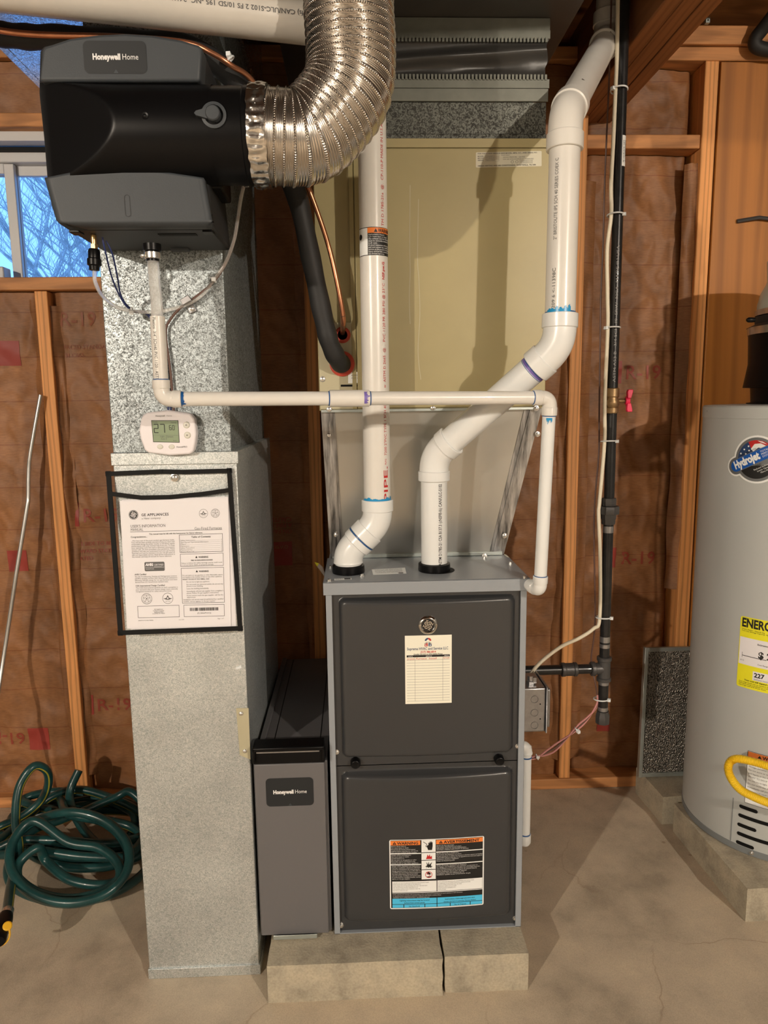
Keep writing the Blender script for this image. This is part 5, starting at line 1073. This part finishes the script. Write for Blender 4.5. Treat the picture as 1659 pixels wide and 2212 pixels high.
P = Print(cyl_fn(gp(836), gp(100)-gp(836), RG, (.0, -1, 0), .0002)); P.text('ASTM A53 B   3/4 SCH 40  ERW  NCA  MADE IN USA', .012, -.002, .0088, 'pale_grey_ink', w=.33); P.build('pipe_print', parent=ga, recalc=False)
P = Print(cyl_fn(gp(362), gp(296)-gp(362), RG+.0006, (.65, -.76, 0), .0004), step=.004); hl = gp(296).z-gp(362).z; P.rect(0, -.0085, hl, .0085, 'label_white', 0)
x_ = .012
while x_ < hl-.012: w_ = rb.choice((.0006, .001, .0016)); P.rect(x_, -.0075, x_+w_, -.001, 'black_ink', 1); x_ += w_+rb.choice((.0008, .0012))
P.text('PE 3/4 BLACK 10FT', .008, .002, .0058, 'grey_ink', w=hl*.72); P.build('barcode_sticker', parent=ga, recalc=False)
# cream cable tied along the gas pipe and run into the furnace box
def gc(py, dx=-.0195, dy=-.008): return gp(py)+V((dx, dy, 0))
cbp = [gc(-330, -.018), gc(-150, -.018), gc(-40, -.018), gc(120, -.016), gc(195, -.017), gc(300, -.0185), gc(400, -.021), gc(465, -.0185), gc(540, -.026), gc(640, -.022), gc(709, -.019), gc(860, -.0215), gc(953, -.019), gc(1080, -.029, -.012), gc(1110, -.0305, -.012), gc(1200, -.022), gc(1333, -.0185)]
cbp += [at(1282, 1358, GY-.015), at(1252, 1378, GY-.03), at(1215, 1395, GY-.05), at(1180, 1420, GY-.07), at(1157, 1442, GY-.08), at(1144, 1462, GY-.085)]
MB().tube(spline(cbp, 8), .0048, 12).build('electric_cable', 'cable_cream', label='cream electric cable tied along the black gas pipe', cat='cable')
tw = [gp(900)+V((-.028, .012, 0)), gp(720)+V((-.031, .012, 0)), gp(640)+V((-.032, .012, 0)), gp(520)+V((-.030, .012, 0)), gp(380)+V((-.03, .012, 0)), gp(150)+V((-.026, .012, 0)), gp(-20)+V((-.026, .012, 0)), gp(-180)+V((-.026, .012, 0)), gp(-330)+V((-.026, .012, 0))]
tw = [gp(1500)+V((-.0165, 0, 0)), gp(1470)+V((-.024, 0, 0)), gp(1430)+V((-.029, .02, 0)), gp(1340)+V((-.026, .006, 0)), gp(1120)+V((-.036, .006, 0)), gp(980)+V((-.027, .01, 0))]+tw
MB().tube(spline(tw, 8), .0022, 8).build('thermostat_wire', 'wire_brown', label='thin brown wire running up behind the cream cable', cat='wire')
for k, (m_, o_) in enumerate((('wire_pink', 0), ('wire_brown', .004), ('wire_pink', .008))):
    w_ = [gp(1500)+V((-.0165, -.002, 0)), gp(1520)+V((-.019, -.004, -o_)), at(1268, 1556-k*3, GY-.02), at(1245, 1578-k*4, GY-.03), at(1205, 1610-(6, -1, -7)[k], GY-.06), at(1180, 1626-(4, 0, -5)[k], GY-.07), at(1160, 1637-k*2, GY-.08), at(1138, 1641-k, GY-.09)]
    MB().tube(spline(w_, 8), .0024, 8).build('control_wire', m_, label=('upper pink control wire from the gas pipe to the furnace', 'brown control wire between two pink ones beside the furnace', 'lower pink control wire from the gas pipe to the furnace')[k], cat='wire', group='control wires beside the furnace')
def tie(c, ax, r, label, hd=(1, -.6, 0), sq=1.0):
    e1, e2 = frame(ax); m = MB(); n_ = 22; hv = V(hd).normalized()
    m.tube([V(c)+(e1*math.cos(2*PI*i/n_)+e2*math.sin(2*PI*i/n_))*r for i in range(n_)], .0019, 6, closed=True)
    p_ = V(c)+hv*(r+.001); m.obox(p_, hv*.0042, V((0, 0, .0036)), hv.cross(V((0, 0, 1))).normalized()*.0042)
    return m.build('cable_tie', 'tie_white', label=label, cat='cable tie', group='white cable ties')
for py, hd, s_ in ((195, (-1, -.5, 0), 'white cable tie on the gas pipe just below the wooden beam'), (465, (1, -.5, 0), 'white cable tie on the gas pipe below the barcode sticker'), (709, (-1, -.5, 0), 'white cable tie on the gas pipe above the brass valve'), (953, (1, -.5, 0), 'white cable tie on the gas pipe just below the valve'), (1333, (1, -.5, 0), 'white cable tie where the cream cable leaves the gas pipe'), (1509, (1, -.5, 0), 'lowest white cable tie, on the drip leg of the gas pipe')):
    tie(gp(py)+V((-.006, -.002, 0)), (0, .1, 1), .0195, s_, hd)
tie(at(1245, 1576, GY-.031), (-.7, 0, -.5), .0068, 'white cable tie halfway along the pink control wires', (.4, -.8, -.3)); tie(at(1160, 1635, GY-.08), (-.8, 0, -.3), .0068, 'white cable tie on the pink wires next to the furnace', (0, -.8, .3))
# junction box on the furnace side
jb = thing('junction_box', 'small zinc electrical box with knockouts on the right side of the furnace', 'electrical box', (FW+.02, .12, .45))
ja, jc = at(1139, 1487, .1), at(1174, 1581, .1)
box('box_body', 'zinc', jb, FW+.001, jc.x+.004, .10, .20, jc.z, ja.z, .004, seg=3)
cvx = jc.x+.004; box('cover', 'zinc', jb, cvx, cvx+.004, .095, .205, jc.z-.002, ja.z+.003, .002); box('cover_dome', 'zinc', jb, cvx+.004, cvx+.013, .105, .195, jc.z+.008, ja.z-.006, .004, seg=3)
for py in (1511, 1540, 1567):
    p = at(1155, py, .0999); MB().tube([V((p.x+.0088*math.cos(2*PI*i/20), .0996, p.z+.0088*math.sin(2*PI*i/20))) for i in range(20)], .0009, 6, closed=True).build('knockout', 'zinc', jb)
for py in (1521, 1553): p = at(1167, py, .0999); MB().lathe((p.x, .0999, p.z), (0, -1, 0), [(.0018, 0), (.0018, .0004)], 10).build('hole', 'black_matte', jb)
cn = at(1148, 1478, .12); MB('zinc').lathe((cn.x, .13, ja.z), (0, 0, 1), [(.011, 0), (.011, .008), (.008, .009), (.008, .02)], 6).box(cn.x+.004, cn.x+.012, .12, .14, ja.z+.004, ja.z+.018).build('cable_clamp', parent=jb)
# ================================================================== tubing and wires on the return duct
yt = -.012
fe = [v2, at(206, 610, -.15), at(222, 640, -.12), at(250, 662, -.07), at(285, 672, -.035), at(330, 674, -.02), at(370, 668, yt), at(410, 655, yt), at(440, 634, yt), at(462, 604, -.014), at(486, 570, -.018), at(505, 520, -.024), at(514, 470, -.03), at(520, 430, -.04), at(528, 396, -.05)]
MB().tube(spline(fe, 8), .0036, 12).build('water_feed_tube', 'clear_vinyl', label='thin milky water tube looping from the humidifier inlet to the right', cat='tube')
for k, (w_, s_) in enumerate(((([at(221, 512, -.15), at(228, 545, -.14), at(242, 600, -.10), at(262, 645, -.05), at(285, 672, -.03), at(322, 684, -.012), at(352, 760, -.006), at(364, 890, -.006)]), 'outer dark blue wire dropping from the humidifier bottom'), (([at(229, 520, -.14), at(243, 550, -.13), at(254, 600, -.09), at(262, 640, -.05), at(284, 668, -.028), at(322, 681, -.012), at(354, 760, -.006), at(369, 890, -.006)]), 'inner dark blue wire dropping from the humidifier bottom'))):
    MB().tube(spline(w_, 8), .0016, 8).build('control_wire', 'wire_blue', label=s_, cat='wire', group='blue humidifier wires')
br = [at(376, 890, -.006), at(368, 800, -.006), at(358, 720, -.007), at(368, 690, -.008), at(395, 660, -.01), at(422, 642, -.012), at(460, 610, -.012), at(490, 565, -.014), at(508, 510, -.02), at(516, 460, -.026), at(522, 420, -.035), at(529, 392, -.05)]
MB().tube(spline(br, 8), .0026, 10).build('control_cable', 'wire_brown', label='brown control cable curving from the wall control up beside the water tube', cat='cable')
p = at(284, 671, -.032); tie(p, (1, .1, -.2), .0062, 'white cable tie on the water tube where the blue wires join', (.2, -.8, -.4)); tie(at(461, 605, -.013), (.6, 0, .7), .0062, 'white cable tie on the brown cable at the right edge of the duct', (.2, -.9, 0)); tie(at(527, 397, -.05), (.1, 0, 1), .0058, 'white cable tie under the bracket at the black collar', (.3, -.8, 0)); tie(at(498, 128, -.052), (.6, .1, -.7), .0075, 'white cable tie on the copper line above the humidifier collar', (-.2, -.8, .4))
c = at(405, 652, -.004); cm = MB('zinc'); cm.obox(c+V((.0, -.012, .001)), (.009, 0, .005), (0, .0065, 0), (-.003, 0, .0055)); cm.obox(c+V((.006, .0015, -.012)), (.007, 0, .003), (0, .0012, 0), (-.004, 0, .009)); cm = cm.build('tube_clamp', 'zinc', bevel=.0012, label='small zinc clamp screwed to the duct holding the water tube', cat='clamp')
screw(cm, c+V((.008, 0, -.014)), r=.0042)
a = at(530, 394, -.13); MB('screw_steel').box(a.x-.012, a.x+.012, -.14, -.11, a.z, a.z+.0035).cyl(a+V((.002, -.003, 0)), a+V((.002, -.003, -.009)), .0042, 10).build('collar_bracket', label='tiny steel bracket with bolt under the black collar', cat='bracket')
# ================================================================== water heater
HC = V((1.085, .414, 0)); HR = .256; HZ0, HZ1 = .094, 1.315
wh = thing('water_heater', 'tall light grey gas water heater at the right edge', 'water heater', (HC.x, HC.y, HZ0))
def shell(prof, name, m, n=96): return MB().lathe((HC.x, HC.y, 0), (0, 0, 1), prof, n).build(name, m, wh)
def hh_(py): return at(1500, py, .42).z
shell([(HR, HZ0+.02), (HR, HZ1-.033)], 'tank_jacket', 'heater_grey'); shell([(HR-.004, HZ0), (HR+.001, HZ0+.002), (HR+.001, HZ0+.019), (HR-.002, HZ0+.021)], 'base_ring', 'heater_band')
shell([(HR, HZ1-.0335), (HR+.0018, HZ1-.033), (HR+.0018, HZ1-.004), (HR-.003, HZ1), (HR-.02, HZ1+.001), (.1, HZ1+.004)], 'top_cap', 'heater_grey')
def hp_(a, z, l=0): return V((HC.x+(HR+l)*math.sin(a), HC.y-(HR+l)*math.cos(a), z))
def hcyl(px, py):
    d = ray(px, py); o_ = CAM-HC; A_ = d.x**2+d.y**2; B_ = o_.x*d.x+o_.y*d.y; C_ = o_.x**2+o_.y**2-HR**2; D_ = B_*B_-A_*C_
    t_ = (-B_-math.sqrt(max(D_, 0)))/A_; q = CAM+d*t_; return math.atan2(q.x-HC.x, HC.y-q.y), q.z
def hfn(px, py, rot=0, sc_=1.0):
    a0, z0 = hcyl(px, py); c_, s_ = math.cos(rot)*sc_, math.sin(rot)*sc_
    return lambda x, y, l=0: hp_(a0+(x*c_-y*s_)/HR, z0+x*s_+y*c_, .0006+.00022*l)
p = hcyl(1529, 888); MB().obox(hp_(p[0], p[1], .0005), (.0014, 0, 0), (0, .0008, 0), (0, 0, .0018)).build('rivet', 'iron_grey', wh)
# round emblem with slanted banner
P = Print(hfn(1623, 992, .0, 1.1), step=.01); w = .06
tilt = math.radians(27)
def rt_(x, y): return x*math.cos(tilt)-y*math.sin(tilt), x*math.sin(tilt)+y*math.cos(tilt)
def capsule(x0, x1, h_, k=10): return [rt_(x1+h_*math.cos(PI*i/k-PI/2), h_*math.sin(PI*i/k-PI/2)) for i in range(k+1)]+[rt_(x0+h_*math.cos(PI*i/k+PI/2), h_*math.sin(PI*i/k+PI/2)) for i in range(k+1)]
P.disc(.012, 0, .056, 'label_white', 0, 48); P.poly(capsule(-.042, .085, .024), 'label_white', 0); P.disc(.012, 0, .0515, 'silver_ink', 1, 48); P.poly(capsule(-.042, .085, .020), 'silver_ink', 1)
def seg_(r, a0, a1, n_=20): return [(.012+r*math.cos(math.radians(a0+(a1-a0)*i/n_)), r*math.sin(math.radians(a0+(a1-a0)*i/n_))) for i in range(n_+1)]
P.poly(seg_(.045, 55, 188), 'navy_ink', 2); P.poly(seg_(.045, 50, 118)+[rt_(.01, .022)], 'red_ink', 3); P.poly([(-.002, .024), (.006, .036), (.02, .038), (.038, .030), (.03, .026), (.014, .028), (.004, .018)], 'label_white', 4)
P.poly([(.012, .044), (.024, .042), (.034, .036), (.02, .04)], 'label_white', 4)
for x_, y_ in ((-.026, .012), (-.018, .022), (-.008, .03), (-.014, .012), (-.006, .02)): P.disc(x_, y_, .0021, 'label_white', 4, 8)
P.poly(seg_(.045, 205, 348), 'black_ink', 2); P.poly(capsule(-.041, .085, .0148), 'silver_ink', 5); P.poly(capsule(-.041, .085, .0135), 'blue_ink', 6)
P.text('Hydrojet', *rt_(-.045, -.0065), .0255, 'label_white', w=.066, bold=.05, lay=7, rot=tilt)
for i, s_ in enumerate(('TOTAL', 'PERFORMANCE', 'SYSTEM')): P.text(s_, *rt_(.026, .005-.0062*i), .0062, 'label_white', lay=7, rot=tilt)
P.text('EQUIPPED WITH', *rt_(-.02, .0162), .0055, 'black_ink', lay=7, rot=tilt); P.text('FEATURING', *rt_(-.012, -.0205), .0055, 'black_ink', lay=7, rot=tilt)
for i, s_ in enumerate(('Reduced Sediment Buildup', 'Lower Operating Costs', 'More Hot Water')): P.text(s_, *rt_(-.004+.006*i, -.0275-.0058*i), .0052, 'label_white', lay=7, rot=tilt)
P.build('brand_sticker', parent=wh, recalc=False, label='round sticker with slanted blue banner')
# yellow energy label
a, b = hcyl(1592, 1480), hcyl(1596, 1328); eh = b[1]-a[1]; ew = eh*.86
P = Print(hfn(1591, 1480), step=.012); P.rrect(0, 0, ew, eh, .006, 'yellow_ink', 0)
def fx(v): return (v-697)/(1290-697)*ew
def fy(v): return (610-v)/470*eh
P.text('ENERGYGUIDE', .004, fy(205), .033, 'black_ink', w=ew*.93, bold=.035, lay=2); P.poly([(ew*.44, fy(255)), (ew*.475, fy(235)), (ew*.455, fy(238)), (ew*.455, fy(195)), (ew*.435, fy(195)), (ew*.435, fy(238)), (ew*.415, fy(235))], 'black_ink', 2)
P.text('U.S. Government', .006, fy(152), .0045, 'grey_ink'); P.text('Federal law prohibits removal of this label', ew*.4, fy(152), .0045, 'grey_ink')
P.text('Water Heater - Natural Gas', .005, fy(225), .005, 'black_ink'); P.text('Tank Size (Storage Capacity): 40 gallons', .005, fy(236), .005, 'black_ink')
P.rect(.002, fy(455), ew-.002, fy(275), 'paper', 1); P.text('Estimated Yearly Energy Cost', ew*.28, fy(310), .0066, 'black_ink', bold=.02); P.text('$ 247', ew*.3, fy(392), .025, 'black_ink', bold=.035)
P.rect(.01, fy(398), ew*.42, fy(394), 'black_ink', 2); P.rect(.01, fy(410), .0108, fy(375), 'black_ink', 2); P.text('$215', .006, fy(432), .005, 'grey_ink'); P.text('Cost Range of Similar Models', ew*.3, fy(440), .0055, 'black_ink')
P.rect(ew*.24, fy(545), ew*.8, fy(485), 'paper', 1); P.text('227', ew*.26, fy(522), .0165, 'black_ink', bold=.035); P.text('therms', ew*.47, fy(522), .007, 'grey_ink'); P.text('Estimated Yearly Energy Use', ew*.26, fy(540), .005, 'black_ink')
P.text('Your cost will depend on your utility rates and use.', ew*.12, fy(560), .0062, 'black_ink', bold=.02)
for i, s_ in enumerate(('Cost range based only on standard capacity models.', 'Estimated energy cost based on a national average', 'natural gas cost of $1.09 per therm.')): P.text(s_, .006, fy(574+11*i), .0048, 'black_ink')
P.build('energy_label', parent=wh, recalc=False, label='yellow energy guide label')
a, b = hcyl(1610, 1732), hcyl(1612, 1620); eh = b[1]-a[1]; ew = .2
P = Print(hfn(1609, 1732), step=.012); P.rect(-.0012, -.0012, ew, eh+.0012, 'black_ink', 0); P.rect(0, 0, ew, eh, 'label_white', 1); P.rect(0, eh-.016, ew, eh-.0005, 'orange_ink', 2); P.text('WARNING', .036, eh-.0125, .0125, 'black_ink', bold=.03, lay=3); P.poly([(.024, eh-.0125), (.034, eh-.0125), (.029, eh-.004)], 'black_ink', 3)
wl = ['If the information in these instructions is not followed', 'exactly, a fire or explosion may result causing property', 'damage, personal injury or death.', 'Do not store or use gasoline or other flammable vapors', 'and liquids in the vicinity of this or any other appliance.', 'WHAT TO DO IF YOU SMELL GAS', 'Do not try to light any appliance.', 'Do not touch any electrical switch.', 'Immediately call your gas supplier from a neighbor\'s phone.', 'If you cannot reach your gas supplier, call the fire department.', 'Installation and service must be performed by a qualified', 'installer, service agency or the gas supplier.']
for i, s_ in enumerate(wl): P.text(s_, .004, eh-.024-(eh-.03)/12*i, .0062, 'grey_ink', lay=3)
P.build('warning_label', parent=wh, recalc=False, label='white and orange warning label')
# louvres, access door edge
for i, (x0, x1, y0) in enumerate(((1597, 1641, 1740), (1595, 1668, 1759), (1593, 1638, 1779), (1592, 1664, 1798), (1590, 1633, 1817))):
    a0, z0 = hcyl(x0, y0); a1, _ = hcyl(x1-4, y0+14)
    if x1 > 1660: a1 = a0+(a1-a0)*1.25
    k = 14; r_ = .0052; pts = [hp_(a1-r_/HR+r_/HR*math.cos(PI*q/k-PI/2), z0+r_*math.sin(PI*q/k-PI/2), .0006) for q in range(k+1)]+[hp_(a0+r_/HR+r_/HR*math.cos(PI*q/k+PI/2), z0+r_*math.sin(PI*q/k+PI/2), .0006) for q in range(k+1)]
    P = Print(lambda x, y, l=0: hp_(x, y, .0006)); n_ = 36; P.m('black_matte')
    for q in range(n_):
        u0 = a0+(a1-a0)*(.5-.5*math.cos(PI*q/n_)); u1 = a0+(a1-a0)*(.5-.5*math.cos(PI*(q+1)/n_))
        def hh2(u): d_ = min(u-a0, a1-u)*HR; return math.sqrt(max(0, r_*r_-max(0, r_-d_)**2))
        P.add([hp_(u0, z0-hh2(u0), .0007), hp_(u1, z0-hh2(u1), .0007), hp_(u1, z0+hh2(u1), .0007), hp_(u0, z0+hh2(u0), .0007)], [(0, 1, 2, 3)])
    P.build('vent_slot', parent=wh, recalc=False)
a0, za_ = hcyl(1578, 1815); _, zb_2 = hcyl(1581, 1722); MB().tube([hp_(a0, za_, 0), hp_(a0, zb_2, 0)], .0014, 6).build('access_seam', 'heater_band', wh)
p = hcyl(1624, 1844); screw(wh, hp_(p[0], HZ0+.011, .001), (math.sin(p[0]), -math.cos(p[0]), 0))
# draft hood / blower on top
vx = HC.x-.005
def vl(prof, name, m, n=48): return MB().lathe((vx, HC.y-.03, 0), (0, 0, 1), prof, n).build(name, m, wh)
zt_ = HZ1
def vz(py): return at(1640, py, .40).z
vr = lambda px, py: vx-at(px, py, HC.y-.03).x-.024
vl([(vr(1610, 870), zt_+.001), (vr(1610, 870), zt_+.006), (vr(1619, 860), zt_+.007), (vr(1618, 838), vz(838)), (vr(1603, 838), vz(837)), (vr(1614, 785), vz(785)), (vr(1615, 722), vz(722))], 'vent_hood', 'black_plastic')
vl([(vr(1613, 722), vz(722)), (vr(1613, 719), vz(719)), (vr(1613, 708), vz(708)), (vr(1613, 706), vz(706))], 'clamp_band', 'screw_steel')
vl([(vr(1612, 706), vz(706)), (vr(1628, 698), vz(698)), (vr(1628, 682), vz(682))], 'rubber_boot', 'black_rubber')
vl([(vr(1628, 680), vz(680)), (vr(1628, 668), vz(668))], 'clamp_band', 'screw_steel')
vl([(vr(1632, 668), vz(668)), (vr(1633, 655), vz(655)), (vr(1640, 630), vz(630)), (vr(1650, 612), vz(612)), (vr(1653, 604), vz(604)), (vr(1653, 560), vz(560))], 'vent_cone', 'heater_pipe')
b0_ = at(1620, 691, HC.y-.1); MB().lathe(b0_+V((.012, 0, 0)), (-1, 0, 0), [(.006, 0), (.0065, .006), (.0065, .016), (.004, .02)], 14).build('clamp_screw', 'black_plastic', wh)
# yellow flexible gas connector
yc = [at(1990, 1640, .22), at(1900, 1700, .11), at(1800, 1690, .10), at(1700, 1668, .10), at(1659, 1655, .11), at(1625, 1645, .125), at(1595, 1639, .135), at(1579, 1644, .14), at(1573, 1660, .135), at(1580, 1682, .125), at(1600, 1706, .115), at(1630, 1722, .105), at(1662, 1735, .10), at(1705, 1750, .10), at(1800, 1775, .10), at(1900, 1780, .12), at(1990, 1740, .25)]
yp = spline(yc, 46); MB().tube(yp, [.0098+.0011*math.sin(i*1.25) for i in range(len(yp))], 18).build('gas_connector', 'gas_yellow', angle=70, label='yellow corrugated flexible gas connector looping in front of the water heater', cat='gas hose')
# ================================================================== metal filter behind the heater
ff_ = thing('metal_air_filter', 'grey mesh air filter in a metal frame leaning behind the water heater', 'air filter', (.88, .66, .0945))
fl0, fl1 = at(1377, 1657, .66), at(1392, 1398, .73); fwid = .30
lz = .0945; axv = V((1, 0, 0)); lean = V((fl1.x-fl0.x, .075, fl1.z-lz)); o_ = V((fl0.x, .655, lz))
def fbar(a, b, w_): MB().bar(a, b, w_, .018, up=(0, -1, .15)).build('frame_bar', 'tin', ff_, .001)
tl0, tr0 = o_+lean, o_+lean+axv*fwid
fbar(o_+axv*.006, tl0+axv*.006, .012); fbar(o_+axv*(fwid-.006), tr0+axv*-.006, .012); fbar(tl0+axv*.012+lean*-.018, tr0-axv*.012+lean*-.018, .013); fbar(o_+axv*.012+lean*.018, o_+axv*(fwid-.012)+lean*.018, .013)
MB().obox(o_+axv*fwid/2+lean*.5, axv*(fwid/2-.012), lean*.47, V((0, .004, -.0006))).build('wire_mesh', 'filter_mesh', ff_)
# ================================================================== garden hose
HRAD = .0125
def hq(px, py, Y):
    q = at(px, py, Y); return q if q.z > HRAD+.001 else atz(px, py, HRAD+.001)
pts = [hq(16, 1972, .1), hq(22, 1925, .2), hq(30, 1885, .3)]
pts += [hq(42, 1840, .36), hq(34, 1770, .42), hq(42, 1700, .47), hq(72, 1656, .5), hq(100, 1664, .53), hq(104, 1695, .55), hq(88, 1730, .56), hq(50, 1762, .54), hq(-10, 1790, .5), hq(-60, 1815, .45)]
pts += [hq(-40, 1850, .38), hq(30, 1818, .40), hq(120, 1815, .40), hq(220, 1822, .41), hq(290, 1812, .46), hq(330, 1785, .52), hq(300, 1752, .58), hq(235, 1722, .62), hq(170, 1706, .64), hq(110, 1722, .62), hq(60, 1765, .56), hq(8, 1808, .46), hq(-20, 1840, .4), hq(10, 1846, .37), hq(80, 1838, .37), hq(180, 1850, .36), hq(265, 1850, .37), hq(300, 1825, .42), hq(318, 1780, .5)]
pts += [hq(290, 1745, .62), hq(230, 1735, .64), hq(150, 1745, .62), hq(90, 1775, .56), hq(60, 1815, .48), hq(110, 1850, .42), hq(200, 1860, .42), hq(290, 1845, .46), hq(320, 1800, .54), hq(300, 1760, .62), hq(220, 1752, .62), hq(130, 1765, .6), hq(60, 1790, .52), hq(40, 1825, .44), hq(120, 1868, .38), hq(230, 1872, .38), hq(310, 1840, .44), hq(330, 1770, .55), hq(285, 1712, .6), hq(250, 1722, .6), hq(180, 1752, .55), hq(130, 1772, .5), hq(70, 1795, .44), hq(25, 1850, .36), hq(20, 1900, .29), hq(60, 1932, .25), hq(140, 1948, .23), hq(230, 1935, .26), hq(300, 1895, .33), hq(325, 1850, .42), hq(290, 1790, .52), hq(200, 1766, .54)]
rl = random.Random(3)
for k in range(3):                         # untidy loops at the back of the heap
    cx, cy, ra, rb_, ph_ = 165+rl.uniform(-30, 30), 1772+rl.uniform(-18, 22), rl.uniform(125, 165), rl.uniform(45, 75), rl.uniform(0, 6)
    for i in range(8):
        t_ = ph_+2*PI*i/8; s_ = math.sin(t_); pts.append(hq(cx+ra*math.cos(t_)*rl.uniform(.85, 1.1), cy+rb_*s_+rl.uniform(-8, 8), .56-.1*s_+rl.uniform(-.02, .02)))
# the front loops
for k, (cx, cy, ra, rb_, yt_, yb_) in enumerate(((148, 1850, 128, 92, .44, .22), (146, 1852, 130, 98, .40, .20), (140, 1885, 112, 66, .36, .22))):
    for i in range(10):
        t_ = -PI/2+2*PI*i/10; s_ = math.sin(t_)
        pts.append(hq(cx+ra*math.cos(t_)+4*k, cy+rb_*s_, yt_+(yb_-yt_)*(s_+1)/2-.012*k))
pts += [hq(100, 1860, .33), hq(150, 1900, .28), hq(220, 1912, .27), hq(262, 1895, .3), hq(250, 1860, .36), hq(180, 1792, .48), hq(150, 1722, .58), hq(170, 1664, .62)]
hs = thing('garden_hose', 'coiled dark green garden hose with yellow stripe heaped on the floor by the left wall', 'hose', (-1.0, .4, 0))
hm = MB('hose_green'); hm.m('hose_yellow'); hm.m('hose_green'); hm.tube(spline(pts, 9), HRAD, 20, stripe=(1, (3,), 0)); hm.build('hose_length', parent=hs, angle=60)
n0 = pts[0]; nd = (hq(4, 2040, .02)-n0); nd.z = 0; nd.normalize()
MB().lathe(n0-nd*.01, nd, [(HRAD*1.05, 0), (HRAD*1.15, .002), (HRAD*1.15, .022), (HRAD, .024)], 24).build('metal_ferrule', 'screw_steel', hs)
n1 = n0+nd*.013+V((0, 0, .006)); MB('black_plastic').lathe(n1, nd, [(.012, 0), (.0165, .006), (.0185, .02), (.0185, .055), (.0165, .062), (.0145, .066)], 20).build('hose_end_plug', parent=hs)
n2 = n1+nd*.066; cp2 = MB('cap_yellow'); cp2.lathe(n2+V((.014, .004, .013)), V((.3, -.5, .8)), [(.010, 0), (.0105, .002), (.0105, .005), (.008, .007)], 20); cp2.tube(spline([n2+V((.020, 0, .012)), n2+V((.025, -.012, 0)), n2+V((.018, -.022, -.010)), n2+V((0, -.028, -.013)), n2+V((-.02, -.026, -.013))], 6), .0022, 8)
cp2.build('yellow_cap', parent=hs, label='yellow end cap on a strap')
MB().lathe(n2-nd*.004, nd, [(.0135, 0), (.0155, .004), (.0155, .03), (.013, .034)], 20).build('dark_coupler', 'black_plastic', hs)
# ================================================================== leaning conduit
cn_ = [at(88, 853, .742), at(76, 920, .735), at(65, 985, .73), at(62.5, 1010, .73), at(61.5, 1040, .728), at(61, 1075, .725), at(58, 1100, .72), at(36, 1235, .70), at(0, 1470, .66), atz(-70, 1900, .009)]
MB().tube(spline(cn_, 8), .0065, 16).build('metal_conduit', 'conduit', label='bent grey metal conduit leaning against the left wall', cat='conduit')
# ================================================================== bits near the ceiling on the right
bp = [at(1720, -40, .62), at(1680, 20, .66), at(1648, 62, .70), at(1632, 84, .715), at(1634, 100, .72), at(1660, 108, .72), at(1720, 112, .72)]
MB().tube(spline(bp, 8), .019, 18).build('black_flexible_pipe', 'black_rubber', label='black rubber pipe bending near the ceiling in the upper right corner', cat='pipe')
a = at(1527, 46, .742); hg = MB('tin').box(a.x-.006, a.x+.006, .735, .747, a.z-.007, a.z+.007); hg.m('black_matte').cyl((a.x, .736, a.z), (a.x, .7345, a.z), .0022, 8); hg.build('cable_staple', label='small square metal cable staple on the upper plate', cat='staple')
# loose clear tag behind the furnace corner, thin wire to the drain
q = [at(680, 1213, .4), at(690, 1217, .4), at(707, 1262, .4), at(705, 1258, .4)]
tg = MB(); tg.m('yellow_ink').prism([at(679, 1214, .30), at(689, 1217, .30), at(685, 1224, .30)], (0, .001, 0)); tg.m('clear_vinyl').prism([at(689, 1217, .30), at(698, 1226, .30), at(706, 1255, .30), at(697, 1240, .30), at(685, 1224, .30)], (0, .001, 0))
tg.build('plastic_tag', label='curled clear plastic tag with yellow tip behind the furnace top corner', cat='tag')
MB().tube(spline([at(1090, 1198, .23), at(1100, 1206, .2), at(1122, 1232, .14), at(1143, 1256, .06), at(1150, 1262, .03)], 6), .0016, 8).build('thin_wire', 'cable_cream', label='thin pale wire from the transition to the drain elbow', cat='wire')
